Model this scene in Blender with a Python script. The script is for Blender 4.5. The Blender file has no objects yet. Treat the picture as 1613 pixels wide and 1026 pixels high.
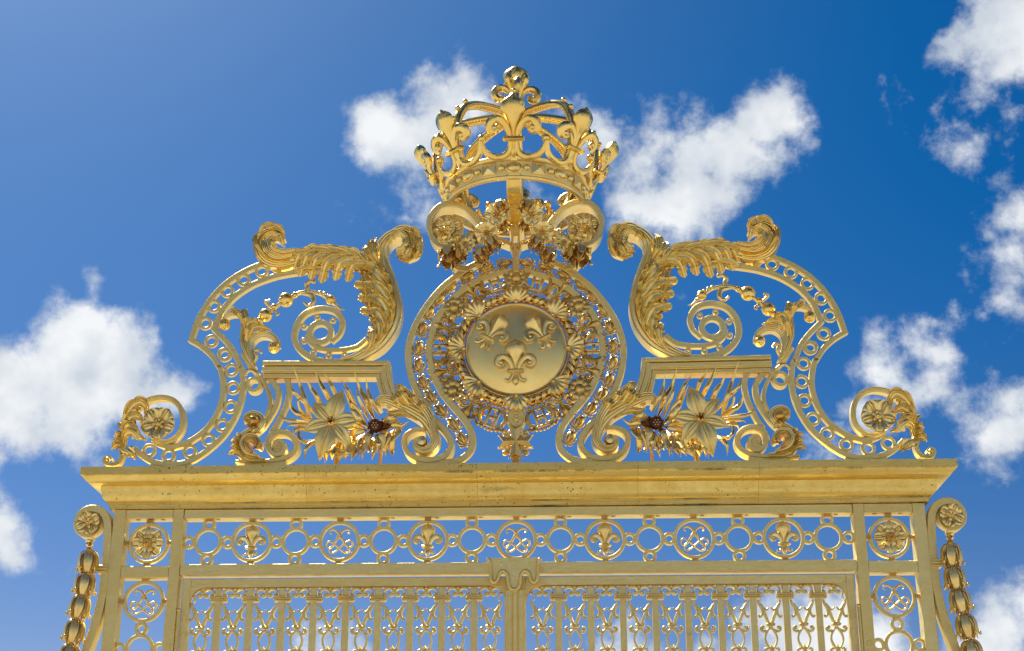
import bpy, bmesh, math, random
from mathutils import Vector, Matrix
random.seed(7)
PI = math.pi
R = math.radians
C = bpy.context.scene.collection

# ------------------------------------------------------------------ camera
W_PX, H_PX, F_PX = 1613.0, 1026.0, 2403.0
PITCH, YAW, ROLL = R(21.0), R(2.0), R(0.0)
CAM = Vector((0.323, -10.0, 1.60))
cam_d = bpy.data.cameras.new('camera')
cam = bpy.data.objects.new('camera', cam_d)
C.objects.link(cam)
cam_d.sensor_width = 36.0
cam_d.lens = 36.0 * F_PX / W_PX
cam_d.clip_start, cam_d.clip_end = 0.05, 6000
CAM_ROT = (Matrix.Rotation(YAW, 3, 'Z') @ Matrix.Rotation(PI / 2 + PITCH, 3, 'X') @ Matrix.Rotation(ROLL, 3, 'Z'))
cam.matrix_world = Matrix.Translation(CAM) @ CAM_ROT.to_4x4()
bpy.context.scene.camera = cam

def ray(px, py):
    return (CAM_ROT @ Vector(((px - W_PX / 2) / F_PX, (H_PX / 2 - py) / F_PX, -1.0))).normalized()

# ------------------------------------------------------------------ sky and sun
SUN_EL, SUN_AZ = R(50.0), R(-30.0)           # azimuth from +Y (view) towards +X; negative is to the left of the view
sun_dir = Vector((math.sin(SUN_AZ) * math.cos(SUN_EL), math.cos(SUN_AZ) * math.cos(SUN_EL), math.sin(SUN_EL)))
sun_d = bpy.data.lights.new('sun', 'SUN')
sun_d.energy, sun_d.angle, sun_d.color = 5.0, R(0.53), (1.0, 0.955, 0.88)
sun = bpy.data.objects.new('sun', sun_d)
C.objects.link(sun)
sun.rotation_euler = sun_dir.to_track_quat('Z', 'Y').to_euler()
sun.location = sun_dir * 30

vs = bpy.context.scene.view_settings
vs.view_transform = 'Standard'
vs.look = 'None'
vs.gamma = 1.0
vs.use_curve_mapping = False
vs.exposure = 0.85
try:
    bpy.context.scene.cycles.use_denoising = True
    bpy.context.scene.cycles.max_bounces = 10
    bpy.context.scene.cycles.glossy_bounces = 6
    bpy.context.scene.cycles.sample_clamp_indirect = 6.0
except Exception:
    pass

world = bpy.data.worlds.new('World')
bpy.context.scene.world = world
world.use_nodes = True
world.cycles.sampling_method = 'MANUAL'
world.cycles.sample_map_resolution = 512
wt = world.node_tree
wt.nodes.clear()

def N(tree, kind, **kw):
    n = tree.nodes.new(kind)
    for k, v in kw.items():
        setattr(n, k, v)
    return n

def M2(tree, op, a, b=None, c=None, clamp=False):
    n = tree.nodes.new('ShaderNodeMath')
    n.operation = op
    n.use_clamp = clamp
    for i, s in enumerate((a, b, c)):
        if s is None:
            continue
        if isinstance(s, (int, float)):
            n.inputs[i].default_value = s
        else:
            tree.links.new(s, n.inputs[i])
    return n.outputs[0]

def build_world():
    t, L = wt, wt.links.new
    out = N(t, 'ShaderNodeOutputWorld')
    sky = N(t, 'ShaderNodeTexSky', sky_type='NISHITA')
    sky.sun_disc = False
    sky.sun_elevation = SUN_EL
    sky.sun_rotation = SUN_AZ
    sky.altitude = 150
    sky.air_density, sky.dust_density, sky.ozone_density = 1.0, 0.8, 6.0
    # the photograph's deep, saturated blue: red and green pulled down against blue
    sp = N(t, 'ShaderNodeSeparateColor')
    L(sky.outputs[0], sp.inputs[0])
    r_, g_, b_ = sp.outputs[0], sp.outputs[1], sp.outputs[2]
    def grade(cr, cg, cb_):
        v = M2(t, 'MULTIPLY_ADD', r_, cr, M2(t, 'MULTIPLY_ADD', g_, cg, M2(t, 'MULTIPLY', b_, cb_)))
        return M2(t, 'MAXIMUM', v, 0.05)
    nr, ng, nb = grade(0.17, 1.395, -0.794), grade(0.331, 0.932, -0.386), grade(0.659, -0.373, 0.706)
    cc = N(t, 'ShaderNodeCombineColor')
    L(nr, cc.inputs[0]); L(ng, cc.inputs[1]); L(nb, cc.inputs[2])
    bg = N(t, 'ShaderNodeBackground')
    bg.inputs['Strength'].default_value = 0.0555
    L(cc.outputs[0], bg.inputs['Color'])
    co = N(t, 'ShaderNodeTexCoord').outputs['Generated']
    # a slow warp makes the cloud outlines billow
    wn = N(t, 'ShaderNodeTexNoise')
    wn.inputs['Scale'].default_value = 16.0
    wn.inputs['Detail'].default_value = 3.0
    L(co, wn.inputs['Vector'])
    ws = N(t, 'ShaderNodeVectorMath', operation='MULTIPLY_ADD')
    L(wn.outputs['Color'], ws.inputs[0])
    ws.inputs[1].default_value = (0.026,) * 3
    ws.inputs[2].default_value = (-0.013,) * 3
    wv = N(t, 'ShaderNodeVectorMath', operation='ADD')
    L(co, wv.inputs[0]); L(ws.outputs[0], wv.inputs[1])
    warped = wv.outputs[0]

    def fbm(offset, scale, detail, rough):
        src = co
        if offset is not None:
            a = N(t, 'ShaderNodeVectorMath', operation='ADD')
            L(co, a.inputs[0]); a.inputs[1].default_value = offset
            src = a.outputs[0]
        n = N(t, 'ShaderNodeTexNoise')
        n.inputs['Scale'].default_value = scale
        n.inputs['Detail'].default_value = detail
        n.inputs['Roughness'].default_value = rough
        L(src, n.inputs['Vector'])
        return n.outputs['Fac']
    # cumulus in view: (px, py, radius px, weight)
    puffs = [
        (115, 535, 66, .95), (75, 585, 80, 1), (160, 590, 85, 1), (20, 610, 95, .95), (215, 610, 75, .75), (265, 615, 50, .5), (295, 622, 30, .35),
        (110, 650, 80, .7), (40, 660, 80, .7), (-70, 620, 120, .95), (160, 655, 60, .45), (150, 447, 22, .28), (75, 735, 45, .22),
        (-10, 830, 62, .8), (15, 865, 50, .6), (35, 965, 55, .2),
        (690, 170, 80, .66), (625, 215, 75, .68), (735, 135, 50, .5), (670, 240, 70, .5), (690, 300, 70, .2), (580, 215, 45, .5),
        (1015, 245, 75, .75), (950, 205, 55, .72), (1085, 260, 85, .78), (1150, 235, 75, .78), (1195, 185, 65, .8), (1222, 162, 40, .65),
        (1070, 320, 90, .62), (1000, 320, 80, .5), (900, 250, 75, .5), (1255, 225, 30, .26), (1080, 365, 60, .34), (1120, 300, 70, .6),
        (1555, 40, 62, .75), (1605, 20, 80, .9), (1512, 82, 45, .55), (1595, 110, 60, .65), (1655, 80, 90, .8), (1568, 160, 42, .46), (1605, 180, 50, .5),
        (1470, 188, 50, .27), (1425, 192, 30, .18), (1545, 248, 60, .24), (1600, 232, 50, .28), (1500, 130, 30, .2),
        (1605, 330, 50, .6), (1562, 372, 35, .4), (1600, 400, 50, .4), (1570, 460, 50, .26), (1605, 470, 45, .34),
        (1455, 545, 48, .40), (1400, 590, 55, .44), (1345, 640, 60, .40), (1415, 640, 60, .34), (1492, 555, 36, .42), (1300, 690, 60, .28), (1480, 605, 40, .26),
        (1590, 625, 55, .5), (1565, 690, 55, .42), (1640, 640, 70, .5), (1535, 660, 36, .28),
        (1565, 1005, 70, .8), (1640, 1000, 80, .8), (1265, 1010, 95, .85), (1210, 990, 50, .6), (1380, 1030, 70, .7), (1325, 975, 50, .5),
        (1000, 1030, 65, .75), (955, 1035, 45, .7), (1110, 1030, 50, .5), (515, 1010, 50, .26), (565, 1040, 45, .32),
    ]
    acc = None
    for px, py, r, w in puffs:
        d = N(t, 'ShaderNodeVectorMath', operation='DISTANCE')
        L(warped, d.inputs[0]); d.inputs[1].default_value = ray(px, py)
        v = M2(t, 'MULTIPLY_ADD', d.outputs['Value'], -w * F_PX / (r * 1.25), w)
        acc = v if acc is None else M2(t, 'SMOOTH_MAX', acc, v, 0.22)
    # the same kind of scattered cumulus over the rest of the sky
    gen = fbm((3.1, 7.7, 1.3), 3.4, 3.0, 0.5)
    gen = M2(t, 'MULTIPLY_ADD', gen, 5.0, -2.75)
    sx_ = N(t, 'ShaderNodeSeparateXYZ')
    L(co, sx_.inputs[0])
    low = M2(t, 'MULTIPLY_ADD', sx_.outputs[2], -1.6, 1.0, clamp=True)      # more unseen cloud towards the horizon, added to brighten the gilding's reflections
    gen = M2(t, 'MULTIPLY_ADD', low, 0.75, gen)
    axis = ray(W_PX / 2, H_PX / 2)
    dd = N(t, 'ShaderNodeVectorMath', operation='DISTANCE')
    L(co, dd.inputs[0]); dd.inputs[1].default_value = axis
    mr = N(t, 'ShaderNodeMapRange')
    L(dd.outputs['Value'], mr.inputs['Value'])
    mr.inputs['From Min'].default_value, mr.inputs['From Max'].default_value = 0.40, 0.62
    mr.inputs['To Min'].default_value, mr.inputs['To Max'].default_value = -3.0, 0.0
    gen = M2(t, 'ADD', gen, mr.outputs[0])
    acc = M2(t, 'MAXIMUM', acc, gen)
    f1 = fbm(None, 22.0, 9.0, 0.60)
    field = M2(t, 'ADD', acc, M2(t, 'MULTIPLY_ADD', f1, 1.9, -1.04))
    al = N(t, 'ShaderNodeMapRange', interpolation_type='SMOOTHSTEP')
    L(field, al.inputs['Value'])
    al.inputs['From Min'].default_value, al.inputs['From Max'].default_value = 0.0, 0.48
    # sunward difference of the cloud thickness: lit and shaded billows
    off = sun_dir - axis * sun_dir.dot(axis)
    off = off.normalized() * 0.02
    fa = fbm(None, 13.0, 4.0, 0.5)
    fb = fbm(off, 13.0, 4.0, 0.5)
    lit = M2(t, 'SUBTRACT', fa, fb)
    lit = M2(t, 'MULTIPLY_ADD', lit, 2.0, 0.80)
    thick = N(t, 'ShaderNodeMapRange')
    L(field, thick.inputs['Value'])
    thick.inputs['From Min'].default_value, thick.inputs['From Max'].default_value = 0.1, 1.1
    thick.inputs['To Min'].default_value, thick.inputs['To Max'].default_value = 0.72, 1.0
    lum = M2(t, 'MULTIPLY', lit, thick.outputs[0], clamp=True)
    ramp = N(t, 'ShaderNodeValToRGB')
    ramp.color_ramp.elements[0].position, ramp.color_ramp.elements[0].color = 0.28, (0.40, 0.48, 0.60, 1)
    ramp.color_ramp.elements[1].position, ramp.color_ramp.elements[1].color = 0.85, (0.93, 0.95, 0.96, 1)
    L(lum, ramp.inputs[0])
    cb = N(t, 'ShaderNodeBackground')
    cb.inputs['Strength'].default_value = 0.56
    L(ramp.outputs[0], cb.inputs['Color'])
    mix = N(t, 'ShaderNodeMixShader')
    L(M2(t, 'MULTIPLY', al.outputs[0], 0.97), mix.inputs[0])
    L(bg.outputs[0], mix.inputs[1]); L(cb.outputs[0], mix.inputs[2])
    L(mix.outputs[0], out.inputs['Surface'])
build_world()

# ------------------------------------------------------------------ materials
def gold_mat(name, base, base2, rough, rough_var, bump, pits, stain, brush=0.0, lines=()):
    m = bpy.data.materials.new(name)
    m.use_nodes = True
    t = m.node_tree
    L = t.links.new
    p = t.nodes['Principled BSDF']
    co = N(t, 'ShaderNodeTexCoord').outputs['Object']
    geo = N(t, 'ShaderNodeNewGeometry').outputs['Position']
    def noise(sc, det=4.0, ro=0.55, src=geo, st=None):
        if st is not None:
            mp = N(t, 'ShaderNodeMapping')
            mp.inputs['Scale'].default_value = st
            L(src, mp.inputs['Vector'])
            src = mp.outputs[0]
        n = N(t, 'ShaderNodeTexNoise')
        n.inputs['Scale'].default_value = sc
        n.inputs['Detail'].default_value = det
        n.inputs['Roughness'].default_value = ro
        L(src, n.inputs['Vector'])
        return n.outputs['Fac']
    def rng(v, a, b, lo=0.0, hi=1.0):
        r = N(t, 'ShaderNodeMapRange')
        L(v, r.inputs['Value'])
        for k, x in zip(('From Min', 'From Max', 'To Min', 'To Max'), (a, b, lo, hi)):
            r.inputs[k].default_value = x
        return r.outputs[0]
    def mixc(f, a, b):
        x = N(t, 'ShaderNodeMix', data_type='RGBA')
        L(f, x.inputs[0])
        for i, c in ((6, a), (7, b)):
            if isinstance(c, tuple):
                x.inputs[i].default_value = (*c, 1)
            else:
                L(c, x.inputs[i])
        return x.outputs[2]
    col = mixc(rng(noise(7.0, 6.0, 0.6), 0.35, 0.65), base, base2)
    rnd_ = N(t, 'ShaderNodeObjectInfo').outputs['Random']
    col = mixc(rng(rnd_, 0.0, 1.0, 0.0, 0.3), col, (base2[0] * 0.86, base2[1] * 0.80, base2[2] * 0.72))
    # worn leaf: the reddish bole shows through in small patches
    wear = rng(noise(26.0, 8.0, 0.7), 0.62, 0.72, 0.0, 0.45)
    col = mixc(wear, col, (base2[0] * 0.72, base2[1] * 0.60, base2[2] * 0.5))
    dirt = None
    if pits > 0:
        patch = rng(noise(1.9, 3.0), 0.44, 0.62)
        spots = rng(noise(64.0, 1.0, 0.4), 0.72 - 0.05 * pits, 0.76 - 0.05 * pits)
        dirt = M2(t, 'MULTIPLY', spots, patch)
    if stain > 0:
        st = rng(noise(3.3, 9.0, 0.72, st=(1.0, 1.0, 2.6)), 0.60, 0.78, 0.0, stain)
        dirt = st if dirt is None else M2(t, 'MAXIMUM', dirt, st)
    for z0, hw in lines:                      # grime caught along the joints of the moulding, in broken runs
        sz = N(t, 'ShaderNodeSeparateXYZ')
        L(geo, sz.inputs[0])
        near = rng(M2(t, 'ABSOLUTE', M2(t, 'SUBTRACT', sz.outputs[2], z0)), hw * 0.3, hw, 1.0, 0.0)
        run = rng(noise(2.1, 8.0, 0.75, st=(1.0, 0.2, 1.0)), 0.50, 0.66, 0.0, 0.9)
        g = M2(t, 'MULTIPLY', near, run)
        dirt = g if dirt is None else M2(t, 'MAXIMUM', dirt, g)
    if dirt is not None:
        col = mixc(dirt, col, (0.045, 0.030, 0.014))
        L(M2(t, 'MULTIPLY_ADD', dirt, -0.75, 1.0), p.inputs['Metallic'])
    else:
        p.inputs['Metallic'].default_value = 1.0
    L(col, p.inputs['Base Color'])
    ro = rng(noise(14.0, 5.0), 0.3, 0.7, rough - rough_var, rough + rough_var)
    ro = M2(t, 'ADD', ro, rng(rnd_, 0.0, 1.0, -0.04, 0.04))
    if dirt is not None:
        ro = M2(t, 'MULTIPLY_ADD', dirt, 0.4, ro)
    L(ro, p.inputs['Roughness'])
    if bump > 0:
        b = N(t, 'ShaderNodeBump')
        b.inputs['Strength'].default_value = bump
        b.inputs['Distance'].default_value = 0.004
        h = noise(70.0, 3.0)
        if brush > 0:
            h = M2(t, 'ADD', h, M2(t, 'MULTIPLY', noise(24.0, 2.0), brush))
        L(h, b.inputs['Height'])
        L(b.outputs[0], p.inputs['Normal'])
    return m

GA, GB = (0.84, 0.69, 0.30), (0.79, 0.61, 0.23)
MAT = {
    'gold': gold_mat('gilded iron', GA, GB, 0.40, 0.09, 0.25, 0, 0.0),
    'bar': gold_mat('gilded flat bar', (0.83, 0.70, 0.31), (0.79, 0.65, 0.26), 0.55, 0.07, 0.45, 0, 0.30, 1.0),
    'cornice': gold_mat('gilded cornice', (0.84, 0.64, 0.19), (0.78, 0.55, 0.14), 0.48, 0.08, 0.35, 0.8, 0.45, 1.0),
    'bright': gold_mat('burnished gilding', (0.87, 0.67, 0.23), (0.82, 0.59, 0.17), 0.26, 0.08, 0.15, 0, 0.0),
    'disc': gold_mat('burnished disc', (0.94, 0.77, 0.32), (0.91, 0.71, 0.26), 0.34, 0.05, 0.10, 0, 0.15),
    'aged': gold_mat('aged brownish gilding', (0.70, 0.52, 0.19), (0.56, 0.39, 0.12), 0.40, 0.09, 0.3, 0, 0.25),
    'deep': gold_mat('recess shade gilding', (0.74, 0.46, 0.13), (0.58, 0.33, 0.08), 0.36, 0.09, 0.3, 0, 0.25),  # darker gold: recess shade put into the colour of back and inner pieces
}
def plain_mat(name, c, rough, metal=0.0):
    m = bpy.data.materials.new(name)
    m.use_nodes = True
    p = m.node_tree.nodes['Principled BSDF']
    n = N(m.node_tree, 'ShaderNodeTexNoise')
    n.inputs['Scale'].default_value = 30.0
    r = N(m.node_tree, 'ShaderNodeValToRGB')
    r.color_ramp.elements[0].color = (c[0] * 0.7, c[1] * 0.7, c[2] * 0.7, 1)
    r.color_ramp.elements[1].color = (min(1, c[0] * 1.25), min(1, c[1] * 1.25), min(1, c[2] * 1.25), 1)
    m.node_tree.links.new(n.outputs['Fac'], r.inputs[0])
    m.node_tree.links.new(r.outputs[0], p.inputs['Base Color'])
    p.inputs['Roughness'].default_value = rough
    p.inputs['Metallic'].default_value = metal
    return m
MAT['bronze'] = plain_mat('dark brown bronze', (0.13, 0.045, 0.02), 0.34, 0.75)
MAT['hole'] = plain_mat('painted hole shade', (0.02, 0.014, 0.008), 0.8)

def paving_mat():
    m = bpy.data.materials.new('pale cobbles')
    m.use_nodes = True
    t = m.node_tree
    p = t.nodes['Principled BSDF']
    geo = N(t, 'ShaderNodeNewGeometry').outputs['Position']
    v = N(t, 'ShaderNodeTexVoronoi')
    v.inputs['Scale'].default_value = 7.0
    t.links.new(geo, v.inputs['Vector'])
    r = N(t, 'ShaderNodeValToRGB')
    r.color_ramp.elements[0].color = (0.32, 0.29, 0.24, 1)
    r.color_ramp.elements[1].color = (0.46, 0.42, 0.35, 1)
    t.links.new(v.outputs['Color'], r.inputs[0])
    t.links.new(r.outputs[0], p.inputs['Base Color'])
    p.inputs['Roughness'].default_value = 0.85
    b = N(t, 'ShaderNodeBump')
    b.inputs['Strength'].default_value = 0.5
    t.links.new(v.outputs['Distance'], b.inputs['Height'])
    t.links.new(b.outputs[0], p.inputs['Normal'])
    return m
MAT['paving'] = paving_mat()

# ------------------------------------------------------------------ geometry helpers
def P(px, py, Y=0.0):
    """Point of the photograph carried out to the vertical plane y = Y."""
    d = ray(px, py)
    return CAM + d * ((Y - CAM.y) / d.y)

def crop(x0, y0, s):
    return lambda X, Y: (x0 + X / s, y0 + Y / s)
c1, c2, c3 = crop(620, 80, 4.105), crop(640, 260, 4.48), crop(620, 400, 3.018)
c4, c5, c6 = crop(280, 340, 4.0325), crop(340, 540, 3.84), crop(120, 560, 5.13)
c7, c8 = crop(100, 720, 3.353), crop(400, 780, 3.84)
z1, z3, z4 = crop(290, 890, 7.54), crop(740, 600, 7.327), crop(430, 560, 5.7)
z5, z6, z7, z8 = crop(660, 310, 8.55), crop(740, 860, 6.18), crop(90, 780, 4.17), crop(360, 560, 5.7)
MPP = 0.00445                                # metres per photo pixel on the gate

def tr(c, pts, Y=0.0):
    out = []
    for p in pts:
        q = P(*c(p[0], p[1]), Y)
        out.append((q.x, q.z))
    return out

def cat(pts, sub=6, closed=False):
    """Catmull-Rom through tuples of any dimension."""
    n = len(pts)
    if n < 3:
        sub2 = sub
        return [tuple(a + (b - a) * k / sub2 for a, b in zip(pts[0], pts[1])) for k in range(sub2 + 1)]
    res = []
    rngn = n if closed else n - 1
    for i in range(rngn):
        if closed:
            p0, p1, p2, p3 = pts[(i - 1) % n], pts[i], pts[(i + 1) % n], pts[(i + 2) % n]
        else:
            p1, p2 = pts[i], pts[i + 1]
            p0 = pts[i - 1] if i > 0 else tuple(2 * a - b for a, b in zip(p1, p2))
            p3 = pts[i + 2] if i + 2 < n else tuple(2 * b - a for a, b in zip(p1, p2))
        for k in range(sub):
            t = k / sub
            res.append(tuple(0.5 * ((2 * b) + (c - a) * t + (2 * a - 5 * b + 4 * c - d) * t * t + (3 * b - a - 3 * c + d) * t ** 3)
                             for a, b, c, d in zip(p0, p1, p2, p3)))
    if not closed:
        res.append(tuple(pts[-1]))
    return res

def lerp_list(vals, n):
    if isinstance(vals, (int, float)):
        return [vals] * n
    out = []
    for i in range(n):
        f = i / (n - 1) * (len(vals) - 1)
        k = min(int(f), len(vals) - 2)
        out.append(vals[k] + (vals[k + 1] - vals[k]) * (f - k))
    return out

class MB:
    def __init__(s):
        s.v, s.f = [], []
    def add(s, vs_, fs):
        o = len(s.v)
        s.v.extend([tuple(q) for q in vs_])
        s.f.extend([tuple(i + o for i in f) for f in fs])
        return s
    def rings(s, rings, closed=False, cap=True):
        n = len(rings[0])
        vs_ = [q for r in rings for q in r]
        fs = []
        m = len(rings)
        for i in range(m if closed else m - 1):
            a, b = i * n, ((i + 1) % m) * n
            for k in range(n):
                k2 = (k + 1) % n
                fs.append((a + k, a + k2, b + k2, b + k))
        if not closed and cap:
            fs.append(tuple(range(n)))
            fs.append(tuple((m - 1) * n + k for k in range(n)))
        return s.add(vs_, fs)
    # flat bar along a path in the gate plane: front face at y0, back at y1
    def bar(s, path, w, y0, y1, bev=0.003, closed=False, section=None):
        n = len(path)
        ws = lerp_list(w, n)
        y0s, y1s = lerp_list(y0, n), lerp_list(y1, n)
        rr = []
        for i, (x, z) in enumerate(path):
            a = path[(i - 1) % n] if (closed or i > 0) else path[i]
            b = path[(i + 1) % n] if (closed or i < n - 1) else path[i]
            tx, tz = b[0] - a[0], b[1] - a[1]
            l = math.hypot(tx, tz) or 1e-9
            nx, nz = -tz / l, tx / l
            h, ya, yb = ws[i] / 2, y0s[i], y1s[i]
            bv = min(bev, h * 0.4)
            if section:
                prof = [(q * h, ya - d) for q, d in section(h)] + [(h, yb), (-h, yb)]
            else:
                prof = [(-h, ya + bv), (-h + bv, ya), (h - bv, ya), (h, ya + bv), (h, yb), (-h, yb)]
            rr.append([(x + nx * q, y, z + nz * q) for q, y in prof])
        return s.rings(rr, closed)
    def ring(s, cx, cz, ro, ri, y0, y1, n=24, sz=1.0, bev=0.003):
        rm = (ro + ri) / 2
        return s.bar([(cx + rm * math.cos(2 * PI * k / n), cz + rm * sz * math.sin(2 * PI * k / n)) for k in range(n)],
                     ro - ri, y0, y1, bev, True)
    # round or oval tube along a 3-D path; flat = ratio of the second radius
    def tube(s, path, rad, n=8, flat=1.0, closed=False):
        pts = [Vector(p) for p in path]
        m = len(pts)
        rs = lerp_list(rad, m)
        rr = []
        nrm = None
        for i in range(m):
            a = pts[(i - 1) % m] if (closed or i > 0) else pts[i]
            b = pts[(i + 1) % m] if (closed or i < m - 1) else pts[i]
            T = (b - a)
            T = T.normalized() if T.length > 1e-9 else Vector((0, 0, 1))
            if nrm is None:
                ref = Vector((0, -1, 0)) if abs(T.y) < 0.9 else Vector((0, 0, 1))
                nrm = ref - T * ref.dot(T)
            else:
                nrm = nrm - T * nrm.dot(T)
            nrm.normalize()
            bi = T.cross(nrm)
            r = max(rs[i], 0.0004)
            rr.append([pts[i] + bi * (r * math.cos(2 * PI * k / n)) + nrm * (r * flat * math.sin(2 * PI * k / n)) for k in range(n)])
        return s.rings(rr, closed)
    def ball(s, c, r, n=12, m=8, sc=(1, 1, 1)):
        rr = []
        for i in range(m + 1):
            a = -PI / 2 + PI * i / m
            ra = max(math.cos(a), 0.02)
            rr.append([(c[0] + r * sc[0] * ra * math.cos(2 * PI * k / n), c[1] + r * sc[1] * ra * math.sin(2 * PI * k / n),
                        c[2] + r * sc[2] * math.sin(a)) for k in range(n)])
        return s.rings(rr)
    def lathe(s, prof, n=16, c=(0, 0, 0), axis='Z', wob=None):
        rr = []
        for r, h in prof:
            q = []
            for k in range(n):
                a = 2 * PI * k / n
                rad = max(r, 0.0005) * (wob(a) if wob else 1.0)
                if axis == 'Z':
                    q.append((c[0] + rad * math.cos(a), c[1] + rad * math.sin(a), c[2] + h))
                else:                        # axis towards the viewer: h is distance in front of c
                    q.append((c[0] + rad * math.cos(a), c[1] - h, c[2] + rad * math.sin(a)))
            rr.append(q)
        return s.rings(rr)
    def box(s, x0, x1, y0, y1, z0, z1, b=0.003):
        b = min(b, abs(x1 - x0) * .3, abs(y1 - y0) * .3, abs(z1 - z0) * .3)
        rr = []
        for z, k in ((z0, b), (z0 + b, 0), (z1 - b, 0), (z1, b)):
            rr.append([(x0 + b + k * .6, y0 + k, z), (x1 - b - k * .6, y0 + k, z), (x1 - k, y0 + b + k * .6, z), (x1 - k, y1 - b - k * .6, z),
                       (x1 - b - k * .6, y1 - k, z), (x0 + b + k * .6, y1 - k, z), (x0 + k, y1 - b - k * .6, z), (x0 + k, y0 + b + k * .6, z)])
        return s.rings(rr)
    def prism(s, poly, y0, y1):
        n = len(poly)
        vs_ = [(x, y0, z) for x, z in poly] + [(x, y1, z) for x, z in poly]
        fs = [tuple(range(n)), tuple(range(n, 2 * n))] + [(k, (k + 1) % n, n + (k + 1) % n, n + k) for k in range(n)]
        return s.add(vs_, fs)
    # a shaped leaf: path of (x, y, z); serrated edge, midrib groove, flutes, real thickness
    def leaf(s, path, w, lobes=3, lobe_amp=0.28, cup=0.28, flute=0.10, thick=0.005, base=0.35, tip=0.0, nv=5, across0=None, power=0.75, style='leaf', ruffle=0.0):
        src = [Vector(p) for p in path]
        m = max(12, len(src), lobes * 7 + 1)
        pts = []
        for i in range(m):
            f = i / (m - 1) * (len(src) - 1)
            k = min(int(f), len(src) - 2)
            pts.append(src[k].lerp(src[k + 1], f - k))
        nrm = None
        rr = []
        for i in range(m):
            u = i / (m - 1)
            a, b = pts[max(0, i - 1)], pts[min(m - 1, i + 1)]
            T = (b - a)
            T = T.normalized() if T.length > 1e-9 else Vector((0, 0, 1))
            if nrm is None:
                ref = Vector((0, -1, 0)) if across0 is None else across0
                if abs(T.dot(ref)) > 0.95:
                    ref = Vector((0, 0, 1))
                nrm = ref - T * ref.dot(T)
            else:
                nrm = nrm - T * nrm.dot(T)
            nrm.normalize()
            ac = T.cross(nrm)
            if style == 'petal':              # broad rounded end; tip = where the widest part lies
                k = tip or .62
                q0 = min(1.0, u / k)
                sh = base + (1 - base) * (q0 * q0 * (3 - 2 * q0))
                if u > k:
                    sh *= math.sqrt(max(0.0, 1 - ((u - k) / (1 - k)) ** 2.4))
            else:
                sh = max(math.sin(PI * u ** power), base * (1 - u) ** 1.5, tip * u)
            lob = 1.0
            if lobes:
                lob = abs(math.sin(PI * lobes * u * .96 + .25)) ** 0.7
            hw = w / 2 * max(sh, 0.03)
            fr, bk = [], []
            for j in range(-nv, nv + 1):
                q = j / nv
                h = cup * hw * (1 - q * q) + flute * hw * math.cos(q * PI * (4.0 if lobes else 2.5)) - (0.16 * hw if j == 0 else 0)
                h += ruffle * w * u * u * math.cos(q * PI * 3)
                sk = T * (abs(q) * hw * (0.5 if style == 'leaf' else -.12))
                e = 1 - (lobe_amp * min(1.0, .35 + 1.1 * u) * (1 - lob) * q * q if lobes else 0)
                p = pts[i] + ac * (q * hw * e) + nrm * h + sk * (1 - u if style == 'leaf' else u)
                if style == 'leaf' and tip > 0:
                    p = p - T * (q * q * hw * 1.1 * u ** 4)
                fr.append(p)
                bk.append(p - nrm * (thick * (1.0 - 0.6 * abs(q) ** 2)))
            rr.append(fr + bk[::-1])
        return s.rings(rr)
    def mesh(s, name, mat, smooth=38):
        me = bpy.data.meshes.new(name)
        me.from_pydata(s.v, [], s.f)
        bm = bmesh.new()
        bm.from_mesh(me)
        bmesh.ops.recalc_face_normals(bm, faces=bm.faces)
        bm.to_mesh(me)
        bm.free()
        me.materials.append(MAT[mat])
        if smooth:
            for p in me.polygons:
                p.use_smooth = True
            me.set_sharp_from_angle(angle=R(smooth))
        return me

JIT = random.Random(21)
def root_of(o):
    while o.parent is not None:
        o = o.parent
    return o

def thing(name, label, cat_, loc=(0, 0, 0), group=None):
    o = bpy.data.objects.new(name, None)
    C.objects.link(o)
    o.empty_display_size = 0.1
    o.location = loc
    tag(o, label, cat_, group)
    return o

def tag(o, label, cat_, group=None):
    o['label'] = label
    o['category'] = cat_
    if group:
        o['group'] = group

def part(name, mb, mat, parent, smooth=38, label=None):
    """World-coordinate geometry as one part of a thing."""
    off = Vector(root_of(parent).location)
    mb.v = [tuple(Vector(q) - off) for q in mb.v]
    o = bpy.data.objects.new(name, mb.mesh(name, mat, smooth))
    C.objects.link(o)
    o.parent = parent
    if label:
        o['label'] = label
    return o

def put(name, me, parent, mat4=None, loc=None):
    """A shared mesh placed (in world coordinates) as a part directly under a thing."""
    o = bpy.data.objects.new(name, me)
    C.objects.link(o)
    o.parent = parent
    off = Vector(root_of(parent).location)
    if parent.parent is not None:            # a sub-part: parents keep identity rotation unless placed by matrix
        off = off + Vector(parent.location)
    M = mat4.copy() if mat4 is not None else Matrix.Translation(Vector(loc))
    M.translation = M.translation - off + Vector((JIT.uniform(-1, 1), JIT.uniform(-.5, .5), JIT.uniform(-1, 1))) * 0.0013
    if name in ('ring', 'tie_block', 'tie_ring', 'badge', 'chain_link', 'shell', 'petal', 'gem', 'monogram', 'bar_capital', 'wreath_band', 'bud'):
        M = M @ Matrix.Rotation(JIT.uniform(-.022, .022), 4, 'Y')
    o.matrix_local = M
    return o

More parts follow.
